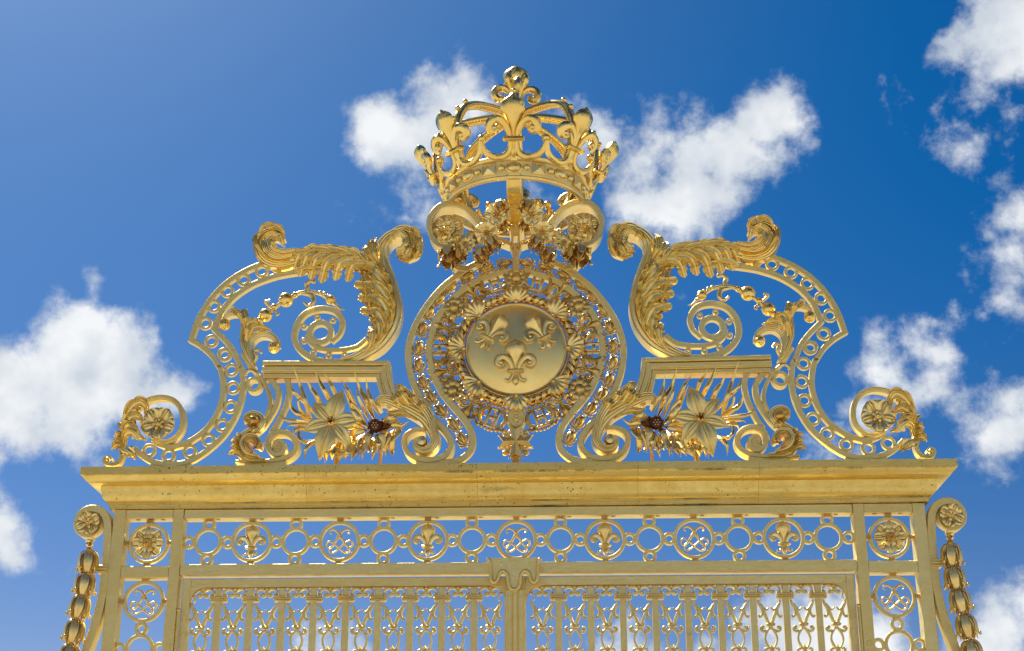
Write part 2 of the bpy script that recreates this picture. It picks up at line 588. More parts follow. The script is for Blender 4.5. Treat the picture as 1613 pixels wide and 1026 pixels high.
def mirrored(root, label, group=None):
    r = root.copy()
    C.objects.link(r)
    r.location = (-root.location.x, root.location.y, root.location.z)
    r.scale = (-1, 1, 1)
    r['label'] = label
    if group:
        r['group'] = group
    def rec(src, dst):
        for ch in list(src.children):
            c = ch.copy()
            C.objects.link(c)
            c.parent = dst
            if ch.name.split('.')[0] in ('leaf', 'blade_leaf', 'curled_leaf', 'tendril', 'berry', 'husk', 'flower', 'bell_flower', 'leaf_curl', 'blossom'):
                c.matrix_basis = Matrix.Translation((JIT.uniform(-.003, .003), JIT.uniform(-.004, .004), JIT.uniform(-.003, .003))) @ c.matrix_basis
            rec(ch, c)
    rec(root, r)
    return r

def with_y(path2, ys):
    yy = lerp_list(ys, len(path2))
    return [(x, y, z) for (x, z), y in zip(path2, yy)]

def frame_mat(origin, xaxis, zaxis, scale=1.0):
    """Matrix whose local x, z follow the given directions; local -y is the front."""
    x = Vector(xaxis).normalized()
    z = Vector(zaxis)
    z = (z - x * z.dot(x)).normalized()
    y = z.cross(x)
    M = Matrix.Identity(4)
    for i in range(3):
        M[i][0], M[i][1], M[i][2], M[i][3] = x[i] * scale, y[i] * scale, z[i] * scale, origin[i]
    return M

def rot_y(origin, ang, scale=1.0):
    """Turned in the gate plane: local z points to angle ang (0 = right, 90 = up)."""
    z = Vector((math.cos(ang), 0, math.sin(ang)))
    x = Vector((math.sin(ang), 0, -math.cos(ang)))
    return frame_mat(origin, x, z, scale)

# ------------------------------------------------------------------ shared ornaments (unit size, front towards -y)
def fleur_mb(crown=False):
    b = MB()
    rr = []
    for z, w in cat([(.28, .05), (.40, .058), (.52, .095), (.62, .155), (.72, .205), (.81, .215), (.88, .185), (.93, .125), (.967, .05), (1.0, .006)], 3):
        w *= .88 if crown else 1.0
        t = w * (0.62 if crown else 0.75)
        rr.append([(-w, 0, z), (-w * .8, -t * .5, z), (-w * .4, -t * .78, z), (0, -t * 1.12, z), (w * .4, -t * .78, z), (w * .8, -t * .5, z), (w, 0, z),
                   (w * .6, t * .6, z), (0, t * .8, z), (-w * .6, t * .6, z)])
    b.rings(rr)
    for sx in (-1, 1):
        pa = cat([(sx * .055, -.02, .30), (sx * .09, -.03, .44), (sx * .17, -.04, .555), (sx * .27, -.05, .60), (sx * .355, -.055, .555),
                  (sx * .375, -.06, .465), (sx * .325, -.065, .41), (sx * .265, -.07, .435), (sx * .27, -.07, .48)], 4)
        b.tube(pa, [.035, .05, .062, .07, .075, .07, .058, .05, .035], 8, 0.85)
        b.ball((sx * .30, -.075, .47), .05, 8, 6)
        if not crown:
            pt = cat([(sx * .05, -.02, .27), (sx * .075, -.03, .19), (sx * .125, -.035, .11), (sx * .19, -.04, .095), (sx * .205, -.045, .14)], 4)
            b.tube(pt, [.034, .036, .036, .036, .026], 7, 0.8)
    b.box(-.175, .175, -.10, .06, .255, .335, .02)
    b.box(-.16, .16, -.115, .05, .28, .31, .01)
    rr = []
    for z, w in cat([(.30, .045), (.20, .05), (.12, .07), (.06, .06), (.0, .006)], 3):
        t = w * .8
        rr.append([(-w, 0, z), (-w * .6, -t * .7, z), (0, -t, z), (w * .6, -t * .7, z), (w, 0, z), (0, t * .6, z)])
    b.rings(rr)
    return b

def petal_mesh(name, L_, w, lift, curl, mat, lobes=0, amp=.2, flute=.12, base=.4, tip=.55, cup=.2, power=.75, n=9, thick=0.03, style='petal', ruffle=0.0):
    """Petal that leaves the origin along +z and rises towards the viewer."""
    pts = []
    for i in range(n):
        u = i / (n - 1)
        pts.append((0, -(lift * math.sin(u * PI * .6)) + curl * u * u * u, L_ * u))
    b = MB()
    b.leaf(cat(pts, 2), w, lobes, amp, cup, flute, thick, base, tip, nv=7, power=power, style=style, ruffle=ruffle)
    return b.mesh(name, mat, 50)

FLEUR = fleur_mb().mesh('fleur_de_lis', 'gold', 40)

# ------------------------------------------------------------------ ground
def ground():
    b = MB()
    n = 24
    xs = [-2500 + 5000 * i / n for i in range(n + 1)]
    vs_ = [(x, y, 0.0) for y in xs for x in xs]
    fs = [(j * (n + 1) + i, j * (n + 1) + i + 1, (j + 1) * (n + 1) + i + 1, (j + 1) * (n + 1) + i) for j in range(n) for i in range(n)]
    b.add(vs_, fs)
    o = bpy.data.objects.new('ground', b.mesh('ground', 'paving', 0))
    C.objects.link(o)
    o['kind'] = 'structure'
    o['label'] = 'pale cobbled forecourt in front of the gate'
ground()

def zz(py, Y=0.0):
    return P(813, py, Y).z
def xl(px, py=880, Y=0.0):
    return P(px, py, Y).x
XO, XI = 2.724, 2.247                        # pilaster outer and inner edge
DEP = 0.12                                   # depth of the frame

# ------------------------------------------------------------------ cornice
CZ = zz(729, -0.195)
MAT['cornice'] = gold_mat('gilded cornice', (0.84, 0.66, 0.22), (0.78, 0.57, 0.16), 0.48, 0.08, 0.35, 0.8, 0.45, 1.0,
                          lines=((zz(742, -.19), .010), (zz(788.5, -.034), .006), (zz(796.5, -.02), .004)))
def cornice():
    t = thing('cornice', 'long gilded moulded cornice spanning the gate below the crest', 'cornice', (0, 0.05, CZ - 0.24))
    prof = []                                # (overhang, z) from the top
    for d, py in ((.195, 729), (.195, 741), (.186, 742.2), (.180, 745), (.166, 750), (.148, 754.5), (.118, 757.5), (.082, 760.5), (.076, 768.5), (.0745, 770),
                  (.073, 775), (.062, 781), (.042, 786.5), (.034, 787.6), (.034, 791), (.024, 792), (.024, 796.5), (.003, 797.2)):
        prof.append((d, zz(py, -d)))
    prof = [(0.06, prof[0][1] + 0.0005)] + prof
    def loop(d, z):
        return [(-XO - d, -d, z), (XO + d, -d, z), (XO + d, DEP + d, z), (-XO - d, DEP + d, z)]
    full = MB()
    full.rings([loop(d, z) for d, z in prof])
    seams = [-XO - 1, xl(482, 760, -.1), xl(752, 760, -.1), -xl(620, 760, -.1), 1.62, XO + 1]
    for a, b_ in zip(seams[:-1], seams[1:]):
        me = full.mesh('tmp', 'cornice', 0)
        bm = bmesh.new()
        bm.from_mesh(me)
        for x, nx in ((a + 0.0007, -1), (b_ - 0.0007, 1)):
            g = bm.verts[:] + bm.edges[:] + bm.faces[:]
            r = bmesh.ops.bisect_plane(bm, geom=g, plane_co=(x, 0, 0), plane_no=(nx, 0, 0), clear_outer=True)
            ed = [e for e in r['geom_cut'] if isinstance(e, bmesh.types.BMEdge)]
            if ed:
                bmesh.ops.contextual_create(bm, geom=ed)
        bm.to_mesh(me)
        seg = MB()
        seg.v = [tuple(v.co) for v in me.vertices]
        seg.f = [tuple(p.vertices) for p in me.polygons]
        bm.free()
        part('cornice_segment', seg, 'cornice', t, 30)
    pl = MB()
    pl.box(-XO + .02, XO - .02, -0.03, 0.11, CZ + 0.0015, CZ + 0.044)
    part('blocking_course', pl, 'bar', t)
cornice()

# ------------------------------------------------------------------ shared rings
def ring_mesh(name, ro, ri, d, mat='bar', n=32):
    b = MB()
    b.ring(0, 0, ro, ri, -d / 2, d / 2, n)
    return b.mesh(name, mat, 35)
RING_BIG = ring_mesh('ring', .140, .117, .034)
RING_MID = ring_mesh('ring', .097, .075, .034)
RING_SML = ring_mesh('ring', .0445, .0230, .032, n=20)
def block_mesh():
    b = MB()
    b.box(-.02, .02, -.028, .028, -.014, .014)
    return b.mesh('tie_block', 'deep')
BLOCK = block_mesh()

def monogram_mesh():
    b = MB()
    base = [(-56, -50), (-66, -58), (-64, -73), (-44, -80), (-18, -66), (6, -36), (26, 0), (46, 30), (70, 44), (88, 30), (84, 8), (64, 2), (36, 18), (6, 44), (-22, 68), (-46, 80), (-64, 74), (-66, 58), (-54, 52)]
    for sx in (-1, 1):
        pts = cat([(sx * X * .001, -.004 * sx + .006 * math.sin(i), -Z * .001) for i, (X, Z) in enumerate(base)], 5)
        b.tube(pts, [.004, .0065, .008, .009, .008, .007, .0065, .006, .0065, .007, .006, .004], 7, 1.2)
    for sx in (-1, 1):
        b.tube([(sx * .005, -.01, .028), (sx * .014, -.01, .016)], [.0115, .0115], 8)
    return b.mesh('monogram', 'gold', 60)
MONO = monogram_mesh()

# ------------------------------------------------------------------ rosette helper
PET_WIDE = petal_mesh('petal', 1.0, .70, .20, .06, 'gold', 0, 0, .07, .30, .74, .10, ruffle=.035)
PET_THIN = petal_mesh('petal', 1.0, .42, .26, .16, 'gold', 0, 0, .10, .40, .70, .14)
PET_POPPY = petal_mesh('petal', 1.0, 1.12, .34, .02, 'gold', 0, 0, .05, .28, .66, .16, ruffle=.035)
PET_LILY = petal_mesh('petal', 1.0, .52, .22, .34, 'bar', 0, 0, .07, .45, .0, .10, .72, n=12, thick=.02, style='leaf')

def rosette(parent, c, r, kinds, name='rosette', mat='gold', boss='square', tilt=None):
    """kinds: list of (petal mesh, count, phase, scale, forward)"""
    b = MB()
    if boss == 'square':
        b.box(c[0] - r * .24, c[0] + r * .24, c[1] - r * .50, c[1] - .0, c[2] - r * .24, c[2] + r * .24, r * .07)
        for i in range(6):
            a = i * PI / 3
            b.ball((c[0] + r * .12 * math.cos(a), c[1] - r * .5, c[2] + r * .12 * math.sin(a)), r * .07, 6, 4)
    else:
        b.lathe([(r * .16, -r * .05), (r * .22, r * .20), (r * .21, r * .30), (r * .10, r * .36), (0, r * .38)], 12, c, 'Y')
        b.ball((c[0], c[1] - r * .36, c[2]), r * .11, 8, 6)
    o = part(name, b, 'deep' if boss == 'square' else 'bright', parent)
    for me, n, ph, sc, fw in kinds:
        for k in range(n):
            a = ph + 2 * PI * k / n
            put('petal', me, o, rot_y((c[0], c[1] - fw, c[2]), a, r * sc))
    return o

# ------------------------------------------------------------------ frieze
ZF0, ZF1, ZF2, ZF3 = zz(797.5), zz(812), zz(885.3), zz(901.5)
def frieze():
    t = thing('openwork_frieze', 'openwork frieze of gilded rings, lilies and monograms under the cornice', 'frieze', (0, .05, ZF3))
    b = MB(); b.box(-XI + .003, XI - .003, 0.006, DEP, ZF1, ZF0 - .003); part('top_rail', b, 'bar', t)
    b = MB(); b.box(-XI + .003, XI - .003, 0.006, DEP, ZF3, ZF2, .0012); part('bottom_rail', b, 'bar', t)
    zc = (ZF1 + ZF2) / 2 + .003
    ym = .055
    step = .5942
    for i in range(-3, 4):
        x = i * step
        put('ring', RING_BIG, t, loc=(x, ym, zc))
        for zb in (ZF1 - .012, ZF2 + .008):
            put('tie_block', BLOCK, t, loc=(x, ym, zb))
        if i % 2:
            put('fleur_de_lis', FLEUR, t, frame_mat((x, ym - .01, zc - .112), (1, 0, 0), (0, 0, 1), .228))
        else:
            put('monogram', MONO, t, loc=(x, ym, zc))
    for i in range(-4, 4):
        x = (i + .5) * step
        put('ring', RING_MID, t, loc=(x, ym, zc))
        for dx, dz in ((-.133, 0), (.133, 0), (0, .120), (0, -.120)):
            if abs(x + dx) < XI - .03:
                put('ring', RING_SML, t, loc=(x + dx, ym, zc + dz))
        put('tie_block', BLOCK, t, loc=(x, ym, ZF1 - .004))
    for i in range(-7, 8):
        b = MB(); x = i * step / 2 + .06
        b.lathe([(.0, .0), (.013, .0), (.013, .004), (.008, .006)], 10, (x, .05, ZF1 - .005))
        part('rivet', b, 'deep', t)
frieze()

# ------------------------------------------------------------------ side pilasters
def pilaster():
    t = thing('openwork_pilaster', 'left openwork pilaster with flower rosette and monogram rings beside the gate', 'pilaster', (-(XO + XI) / 2, .06, 0), 'openwork pilasters')
    xs0, xs1 = xl(194.5, 850), xl(269.5, 850)
    xc, ym = (xs0 + xs1) / 2 - .002, .055
    for a, c in ((-XO, xs0), (xs1, -XI)):
        b = MB(); b.box(a, c, 0, DEP, .02, ZF0 - .001); part('stile', b, 'bar', t)
    zr = [(ZF1 + .002, ZF0 - .002), (zz(905.5), zz(887.5))]
    z = zr[-1][0]
    motifs = [('rosette', (zr[0][0] + zr[1][1]) / 2), ]
    zs = [zz(941 + .5)]
    z_low = 1.15
    zr.append((z_low, z_low + .09))
    zr.append((.10, .24))
    for a, c in zr:
        b = MB(); b.box(xs0 + .0005, xs1 - .0005, .003, DEP - .003, a, c); part('rail', b, 'bar', t)
    b = MB(); b.box(xs0 + .0005, xs1 - .0005, .03, .09, .24, z_low); part('panel', b, 'bar', t)
    zc = motifs[0][1]
    put('ring', RING_BIG, t, loc=(xc, ym, zc))
    for dx, dz in ((-.148, 0), (.148, 0), (0, .149), (0, -.149)):
        put('tie_block', BLOCK, t, loc=(xc + dx, ym, zc + dz))
    rosette(t, (xc, ym - .005, zc), .113, [(PET_WIDE, 4, PI / 4, .98, .0), (PET_WIDE, 4, 0, 1.0, .012), (PET_THIN, 8, PI / 8, .62, .022)])
    for dx in (-.085, .085):
        b = MB(); b.lathe([(.0, .0), (.014, .0), (.014, .004), (.008, .006)], 10, (xc + dx, .05, zr[0][0] - .005)); part('rivet', b, 'deep', t)
    z = zz(942)
    i = 0
    while z > z_low + .3:
        if i % 2 == 0:
            put('ring', RING_BIG, t, loc=(xc, ym, z))
            put('tie_block', BLOCK, t, loc=(xc - .148, ym, z)); put('tie_block', BLOCK, t, loc=(xc + .148, ym, z))
            if i == 0:
                put('tie_block', BLOCK, t, loc=(xc, ym, z + .150))
            if i % 4 == 0:
                put('monogram', MONO, t, loc=(xc, ym, z))
            else:
                put('fleur_de_lis', FLEUR, t, frame_mat((xc, ym - .01, z - .098), (1, 0, 0), (0, 0, 1), .205))
        else:
            put('ring', RING_MID, t, loc=(xc, ym, z))
            for dx, dz in ((-.133, 0), (.133, 0), (0, .133), (0, -.133)):
                put('ring', RING_SML, t, loc=(xc + dx, ym, z + dz))
        z -= .312
        i += 1
    b = MB(); b.box(-XI - .045, -XI - .022, -.006, .002, zz(1021), zz(1012)); part('bolt_head', b, 'bar', t)
    return t
pil = pilaster()
mirrored(pil, 'right openwork pilaster with flower rosette and monogram rings beside the gate')

# ------------------------------------------------------------------ gate leaves
LY0 = 0.035                                   # front of the leaf frame
def q1(X, Y):                                 # close-up pixels relative to the bay centre -> metres
    return X * .000574, -(Y - 245) * .000572
def bay_meshes():
    out = {}
    y0, y1 = -.014, .014
    b = MB()
    for sx in (-1, 1):
        p = cat([(sx * x, z) for x, z in (q1(*v) for v in ((-128, 420), (-112, 470), (-78, 540), (-48, 610), (-18, 690)))], 4)
        b.bar(p, [0.0101, 0.0168, 0.0202, 0.0218, 0.0202], y0, y1, .004)
        for pts in (((-100, 470), (-70, 520), (-40, 538), (-18, 520), (-12, 505)), ((-82, 530), (-92, 590), (-112, 622), (-130, 615), (-134, 600)), ((-112, 600), (-120, 632))):
            b.tube(cat([(sx * q1(*v)[0], -.008 - .010 * i / 4, q1(*v)[1]) for i, v in enumerate(pts)], 3), [.008, .009, .008, .006, .003], 6)
    out['fork'] = b
    b = MB()
    for sx in (-1, 1):
        p = cat([(sx * x, z) for x, z in (q1(*v) for v in ((-128, 345), (-118, 290), (-88, 262), (-50, 262), (-16, 285), (-10, 325), (-36, 350), (-62, 336), (-56, 312)))], 4)
        b.bar(p, [0.0118, 0.0134, 0.0151, 0.0151, 0.0151, 0.0143, 0.0126, 0.0109, 0.0084], y0, y1, .004)
        b.ball((sx * q1(-36, 0)[0], -.012, q1(0, 330)[1]), .010, 8, 6)
        p = cat([(sx * x, z) for x, z in (q1(*v) for v in ((-128, 330), (-108, 320), (-96, 350), (-92, 395), (-108, 410)))], 3)
        b.bar(p, .009, y0, y1, .003)
    b.ball((0, -.005, q1(0, 262)[1]), .013, 8, 6)
    out['scroll_pair'] = b
    b = MB()
    x, z = q1(50, 690); x2, z2 = q1(50, 722)
    b.box(-x, x, -.024, .024, z2, z, .004)
    b.box(-x * 1.08, x * 1.08, -.028, .028, z2 + .0055, z - .006, .003)
    out['collar'] = b
    b = MB()
    for sx in (-1, 1):
        p = cat([(sx * x, z) for x, z in (q1(*v) for v in ((-4, 735), (-34, 775), (-62, 830), (-66, 885), (-40, 950), (-8, 990)))], 4)
        b.bar(p, [0.0134, 0.0134, 0.0118, 0.0118, 0.0134, 0.0151], y0, y1, .004)
        p = cat([(sx * x, z) for x, z in (q1(*v) for v in ((-4, 745), (-50, 775), (-92, 780), (-114, 752), (-96, 726), (-74, 738)))], 4)
        b.bar(p, [0.0118, 0.0151, 0.0151, 0.0134, 0.0118, 0.0101], y0 - .004, y1, .004)
        b.ball((sx * q1(-88, 0)[0], -.016, q1(0, 745)[1]), .010, 8, 6)
        p = cat([(sx * x, z) for x, z in (q1(*v) for v in ((-4, 1015), (-40, 1030), (-72, 1018), (-80, 985), (-58, 975), (-46, 990)))], 4)
        b.bar(p, [0.0118, 0.0143, 0.0143, 0.0126, 0.0101, 0.0084], y0 - .004, y1, .004)
    rr = []
    for zq, w in ((922, 1), (940, 10), (965, 16), (1000, 22), (1040, 24), (1075, 14)):
        zq = q1(0, zq)[1]; w *= .000574
        rr.append([(-w, -.012, zq), (0, -.022, zq), (w, -.012, zq), (w, .012, zq), (-w, .012, zq)])
    b.rings(rr)
    out['loop'] = b
    return {k: v.mesh(k, 'bar', 45) for k, v in out.items()}
BAY = bay_meshes()

def gate_leaf():
    t = thing('gate_leaf', 'left gate leaf of gilded bars with forked scroll ornaments', 'gate', (-XI + .02, .06, 0), 'double gate leaves')
    x0, x1 = -XI + .022, -.012
    xi0, xi1 = xl(297.5, 960, LY0), -.062
    ztop, zrb = zz(908, LY0), zz(922.3, LY0)
    y0, y1 = LY0, LY0 + .06
    b = MB(); b.box(x0, xi0, y0, y1, .06, ztop); part('stile', b, 'bar', t)
    b = MB(); b.box(xi1, x1, y0, y1, .06, ztop); part('stile', b, 'bar', t)
    b = MB(); b.box(xi0 + .0005, xi1 - .0005, y0 + .002, y1 - .002, zrb, ztop - .002); part('top_rail', b, 'bar', t)
    rr_ = .105
    for xa, s in ((xi0, 1), (xi1, -1)):      # rounded upper corners
        poly = [(xa, zrb + .001)]
        cx, cz = xa + s * rr_, zrb - rr_
        for k in range(9):
            a = PI / 2 + k / 8 * PI / 2
            poly.append((cx + s * rr_ * math.cos(a), cz + rr_ * math.sin(a)))
        b = MB(); b.prism(poly, y0 + .004, y1 - .006); part('corner_plate', b, 'bar', t)
        b = MB()
        b.tube([(cx + s * rr_ * math.cos(PI / 2 + k / 10 * PI / 2), y0 + .012, cz + rr_ * math.sin(PI / 2 + k / 10 * PI / 2)) for k in range(11)], .008, 7)
        part('corner_bead', b, 'deep', t)
    zl = 1.18
    b = MB(); b.box(xi0 + .0005, xi1 - .0005, y0 + .002, y1 - .002, zl, zl + .10); part('lock_rail', b, 'bar', t)
    b = MB(); b.box(xi0 + .0005, xi1 - .0005, y0 + .002, y1 - .002, .08, .24); part('bottom_rail', b, 'bar', t)
    b = MB(); b.box(xi0 + .0005, xi1 - .0005, y0 + .02, y1 - .02, .24, zl); part('lower_panel', b, 'bar', t)
    yb = y0 + .03
    bar_m = MB(); bar_m.box(-.0215, .0215, -.018, .018, zl + .1, zrb, .004); bar_m = bar_m.mesh('bar', 'bar')
    cap = MB()
    zc0, zc1 = q1(0, 410)[1], q1(0, 350)[1]
    cap.box(-.056, .056, -.030, .030, zc0 + .012, zc1 - .010, .004)
    cap.box(-.052, .052, -.036, .036, zc1 - .011, zc1, .004)
    cap.box(-.048, .048, -.027, .027, zc0, zc0 + .013, .004)
    cap = cap.mesh('bar_capital', 'gold')
    rail = MB(); rail.box(-.1065, .1065, -.02, .02, -.006, -.0005, .001); rail = rail.mesh('bead_rail', 'deep')
    rod = MB(); rod.box(-.009, .009, -.010, .010, zl + .1 - zrb, q1(0, 1070)[1]); rod = rod.mesh('rod', 'gold')
    sp = .2131
    xb = [-1.983 + sp * k for k in range(9)]
    for x in xb:
        put('bar', bar_m, t, loc=(x, yb, 0))
        put('bar_capital', cap, t, loc=(x, yb, zrb))
    for x in [xb[0] - sp / 2] + [v + sp / 2 for v in xb]:
        f = put('fork_ornament', BAY['fork'], t, loc=(x, yb, zrb))
        for k in ('scroll_pair', 'collar', 'loop'):
            put(k, BAY[k], f, loc=(x, yb, zrb))
        put('rod', rod, f, loc=(x, yb, zrb))
        put('bead_rail', rail, t, loc=(x, yb - .004, zrb))
    for zpx in (970, 997):                    # bolt heads on the hinge stile
        b = MB(); xm = (x0 + xi0) / 2 + .004
        b.box(xm - .014, xm + .014, y0 - .006, y0 + .002, zz(zpx + 6), zz(zpx - 6)); part('bolt_head', b, 'bar', t)
    b = MB()
    b.tube([(x0 - .012, .02, zz(958)), (x0 - .012, .02, zz(1100))], .013, 12)
    b.ball((x0 - .012, .02, zz(957)), .015, 10, 6)
    part('hinge_pin', b, 'bright', t)
    return t
leaf_l = gate_leaf()
mirrored(leaf_l, 'right gate leaf of gilded bars with forked scroll ornaments')

def meeting_bar():
    t = thing('meeting_bar', 'moulded upright bar with curled bracket where the two gate leaves meet', 'gate bar', (-.005, .03, 0))
    c = -.005
    ztop = zz(937, -.01)
    prof = [(-.070, .033), (-.070, .012), (-.062, .002), (-.053, .000), (-.050, -.010), (-.036, -.018), (-.020, -.014), (-.017, -.020), (-.010, -.030), (0, -.034),
            (.010, -.030), (.017, -.020), (.020, -.014), (.036, -.018), (.050, -.010), (.053, .000), (.062, .002), (.070, .012), (.070, .033)]
    b = MB(); b.rings([[(c + x, y, z) for x, y in prof] for z in (.06, ztop - .006)]); part('moulding', b, 'bar', t, 30)
    b = MB(); b.rings([[(c + x * .98, y * 1.02, z) for x, y in prof] for z in (ztop - .005, ztop, ztop + .03)]); part('cap', b, 'bar', t, 30)
    half = [(432, 428), (395, 412), (376, 360), (366, 290), (345, 256), (318, 246), (290, 268), (278, 310), (262, 345), (240, 358), (216, 344), (205, 300), (202, 220), (198, 160), (185, 138), (165, 138)]
    pts = [(x * 1.0, z) for x, z in tr(z6, half, -.02)]
    full = [(2 * pts[0][0] - x, z) for x, z in pts[::-1]] + pts[1:]
    fx = cat(full, 4)
    b = MB(); b.tube([(x, -.026, z) for x, z in fx], .0125, 10); part('curled_bracket', b, 'bar', t)
    zt = pts[-3][1] + .03
    poly = [p for p in fx if True]
    poly = [p for p in poly if p[1] < zt - .005]
    poly = [(poly[0][0], zt)] + poly + [(poly[-1][0], zt)]
    b = MB(); b.prism(poly, -.019, .003); part('bracket_plate', b, 'bar', t)
    for sx in (-1, 1):
        b = MB(); b.lathe([(.008, 0), (.008, .003), (.004, .005)], 10, (c + sx * .093, -.019, zz(888, -.02)), 'Y'); part('rivet', b, 'bar', t)
    return t
meeting_bar()

# ------------------------------------------------------------------ side consoles and husk drops
def side_console():
    t = thing('scroll_console', 'tall gilded scroll console curving down outside the left pilaster', 'console', (xl(150, 1020), .05, 0), 'side scroll consoles')
    pts = tr(z7, [(232, 262), (176, 256), (142, 222), (140, 165), (176, 112), (232, 92), (290, 108), (328, 160), (336, 260), (330, 380), (318, 520), (296, 680), (252, 850),
                  (196, 1010), (140, 1150), (90, 1300)], 0.02)
    x, z = pts[-1]
    pts += [(x - .10, z - .35), (x - .16, z - .75), (x - .15, z - 1.15), (x - .06, z - 1.45), (x + .10, z - 1.55), (x + .22, z - 1.45), (x + .20, z - 1.32)]
    b = MB(); b.bar(cat(pts, 6), [.046, .050, .050, .052, .054, .055, .055, .055, .055, .055, .055, .055, .052], .0, .10, .004); part('strap', b, 'bar', t)
    cx, cz = tr(z7, [(212, 188)], 0.02)[0]
    b = MB(); b.lathe([(.093, -.06), (.093, .0), (.085, .006), (.05, .002), (.0, .0)], 32, (cx, .02, cz), 'Y'); part('volute_disc', b, 'bar', t, 30)
    rosette(t, (cx, .012, cz), .086, [(PET_POPPY, 4, .5, .98, .0), (PET_THIN, 5, .1, .5, .03)], boss='round')
    b = MB()
    xa, za = tr(z7, [(268, 487)], 0.0)[0]; xb_, zb = tr(z7, [(330, 487)], 0.0)[0]
    for dz, e in ((-.027, 0), (-.009, .004), (.009, .002)):
        b.box(xa - .004 - e, xb_ + .002 + e, -.016 - e, .11, za + dz, za + dz + .017, .004)
    part('collar', b, 'bar', t)
    b = MB(); b.bar(cat([(pts[14][0] + .03, .03), (pts[15][0] - .0, .6), (pts[15][0] - .02, pts[-4][1])], 6), .055, .01, .09); part('foot', b, 'bar', t)
    return t
con = side_console()
mirrored(con, 'tall gilded scroll console curving down outside the right pilaster')

def husk_meshes():
    b = MB()
    b.lathe([(.018, .0), (.026, -.012), (.020, -.022), (.034, -.038), (.044, -.07), (.040, -.105), (.024, -.135), (.012, -.150)], 12)
    core = b.mesh('husk', 'deep')
    b = MB()
    pts = cat([(0, -.020, -.016), (0, -.054, -.030), (0, -.072, -.066), (0, -.074, -.100), (0, -.066, -.128), (0, -.062, -.150), (0, -.070, -.160)], 3)
    b.leaf(pts, .064, 0, 0, .16, .06, .005, .45, .0, nv=5, across0=Vector((0, -1, 0)), power=.66)
    pet = b.mesh('petal', 'gold', 50)
    b = MB()
    pts = cat([(0, -.018, -.02), (0, -.056, -.045), (0, -.074, -.09), (0, -.084, -.128), (0, -.096, -.134), (0, -.098, -.122)], 3)
    b.tube(pts, [.004, .007, .008, .007, .007, .004], 7)
    b.ball((0, -.094, -.126), .009, 8, 6)
    bud = b.mesh('stamen', 'bright', 50)
    return core, pet, bud
HUSK, HPET, HBUD = husk_meshes()

def husk_drop():
    t = thing('husk_drop', 'string of gilded bell flowers hanging beside the left pilaster', 'festoon', (xl(140, 860, -.02), -.03, 2.2), 'hanging bell flower drops')
    tops = tr(z7, [(213, 345), (200, 492), (172, 640), (134, 800), (98, 962), (62, 1125), (25, 1290), (-12, 1455)], -.03)
    b = MB(); x, z = tr(z7, [(214, 310)], -.03)[0]
    b.lathe([(.014, -.03), (.026, -.018), (.022, -.004), (.030, .008), (.022, .016)], 12, (x, -.03, z)); part('ring_knob', b, 'bright', t)
    for i, (x, z) in enumerate(tops):
        if i + 1 < len(tops):
            dn = Vector((tops[i + 1][0] - x, 0, tops[i + 1][1] - z))
        up = -dn
        up.normalize()
        M = frame_mat((x, -.03, z), Vector((up.z, 0, -up.x)), up, 1.0) @ Matrix.Diagonal((.86, .86, 1.16, 1))
        h = put('husk', HUSK, t, M)
        for k in range(5):
            o = bpy.data.objects.new('petal', HPET); C.objects.link(o); o.parent = h
            o.rotation_euler = (0, 0, k * 2 * PI / 5 + .25)
        for k in range(5):
            o = bpy.data.objects.new('stamen', HBUD); C.objects.link(o); o.parent = h
            o.rotation_euler = (0, 0, (k + .5) * 2 * PI / 5 + .25)
    return t
hd = husk_drop()
mirrored(hd, 'string of gilded bell flowers hanging beside the right pilaster')

# ------------------------------------------------------------------ the crest above the cornice
YC, YB = -0.02, 0.08                          # front and back of the crest's flat bars
SC = MPP
YS = 0.022                                    # back of the thin bars
def rail(t, name, path, w_px, y0=YC, y1=YS, mat='bar', sub=6, bev=.004):
    b = MB()
    w = [v * SC for v in w_px] if isinstance(w_px, (list, tuple)) else w_px * SC
    b.bar(cat(path, sub), w, y0, y1, bev)
    return part(name, b, mat, t)
def leaf(t, c, pts, w_px, ys=(-.03, -.08, -.06), mat='gold', lobes=4, amp=.30, name='leaf', cup=.26, flute=.14, base=.5, tip=.26, sub=5, thick=.006, power=1.05):
    b = MB()
    p2 = cat(tr(c, pts, -.04), sub)
    b.leaf(with_y(p2, list(ys)), w_px * SC, lobes, amp, cup, flute, thick, base, tip, nv=8, power=power)
    return part(name, b, mat, t, 55)
def fluted(h):
    return [(q / 7, .25 * h * (1 - (q / 7) ** 2) + .10 * h * math.cos(q / 7 * PI * 4)) for q in range(-7, 8)]
def plume(t, c, pts, w_px, y0, y1=.03, mat='gold', name='leaf', sub=6):
    """Fluted strap: the ribbed back of a long acanthus leaf."""
    b = MB()
    w = [v * SC for v in w_px] if isinstance(w_px, (list, tuple)) else w_px * SC
    b.bar(cat(tr(c, pts, -.03), sub), w, y0, y1, .003, section=fluted)
    return part(name, b, mat, t, 60)

RING_BAND = ring_mesh('ring', .0495, .0290, .024, n=24)
RING_BOLT = ring_mesh('tie_ring',   .0225, .0085, .026, n=14)

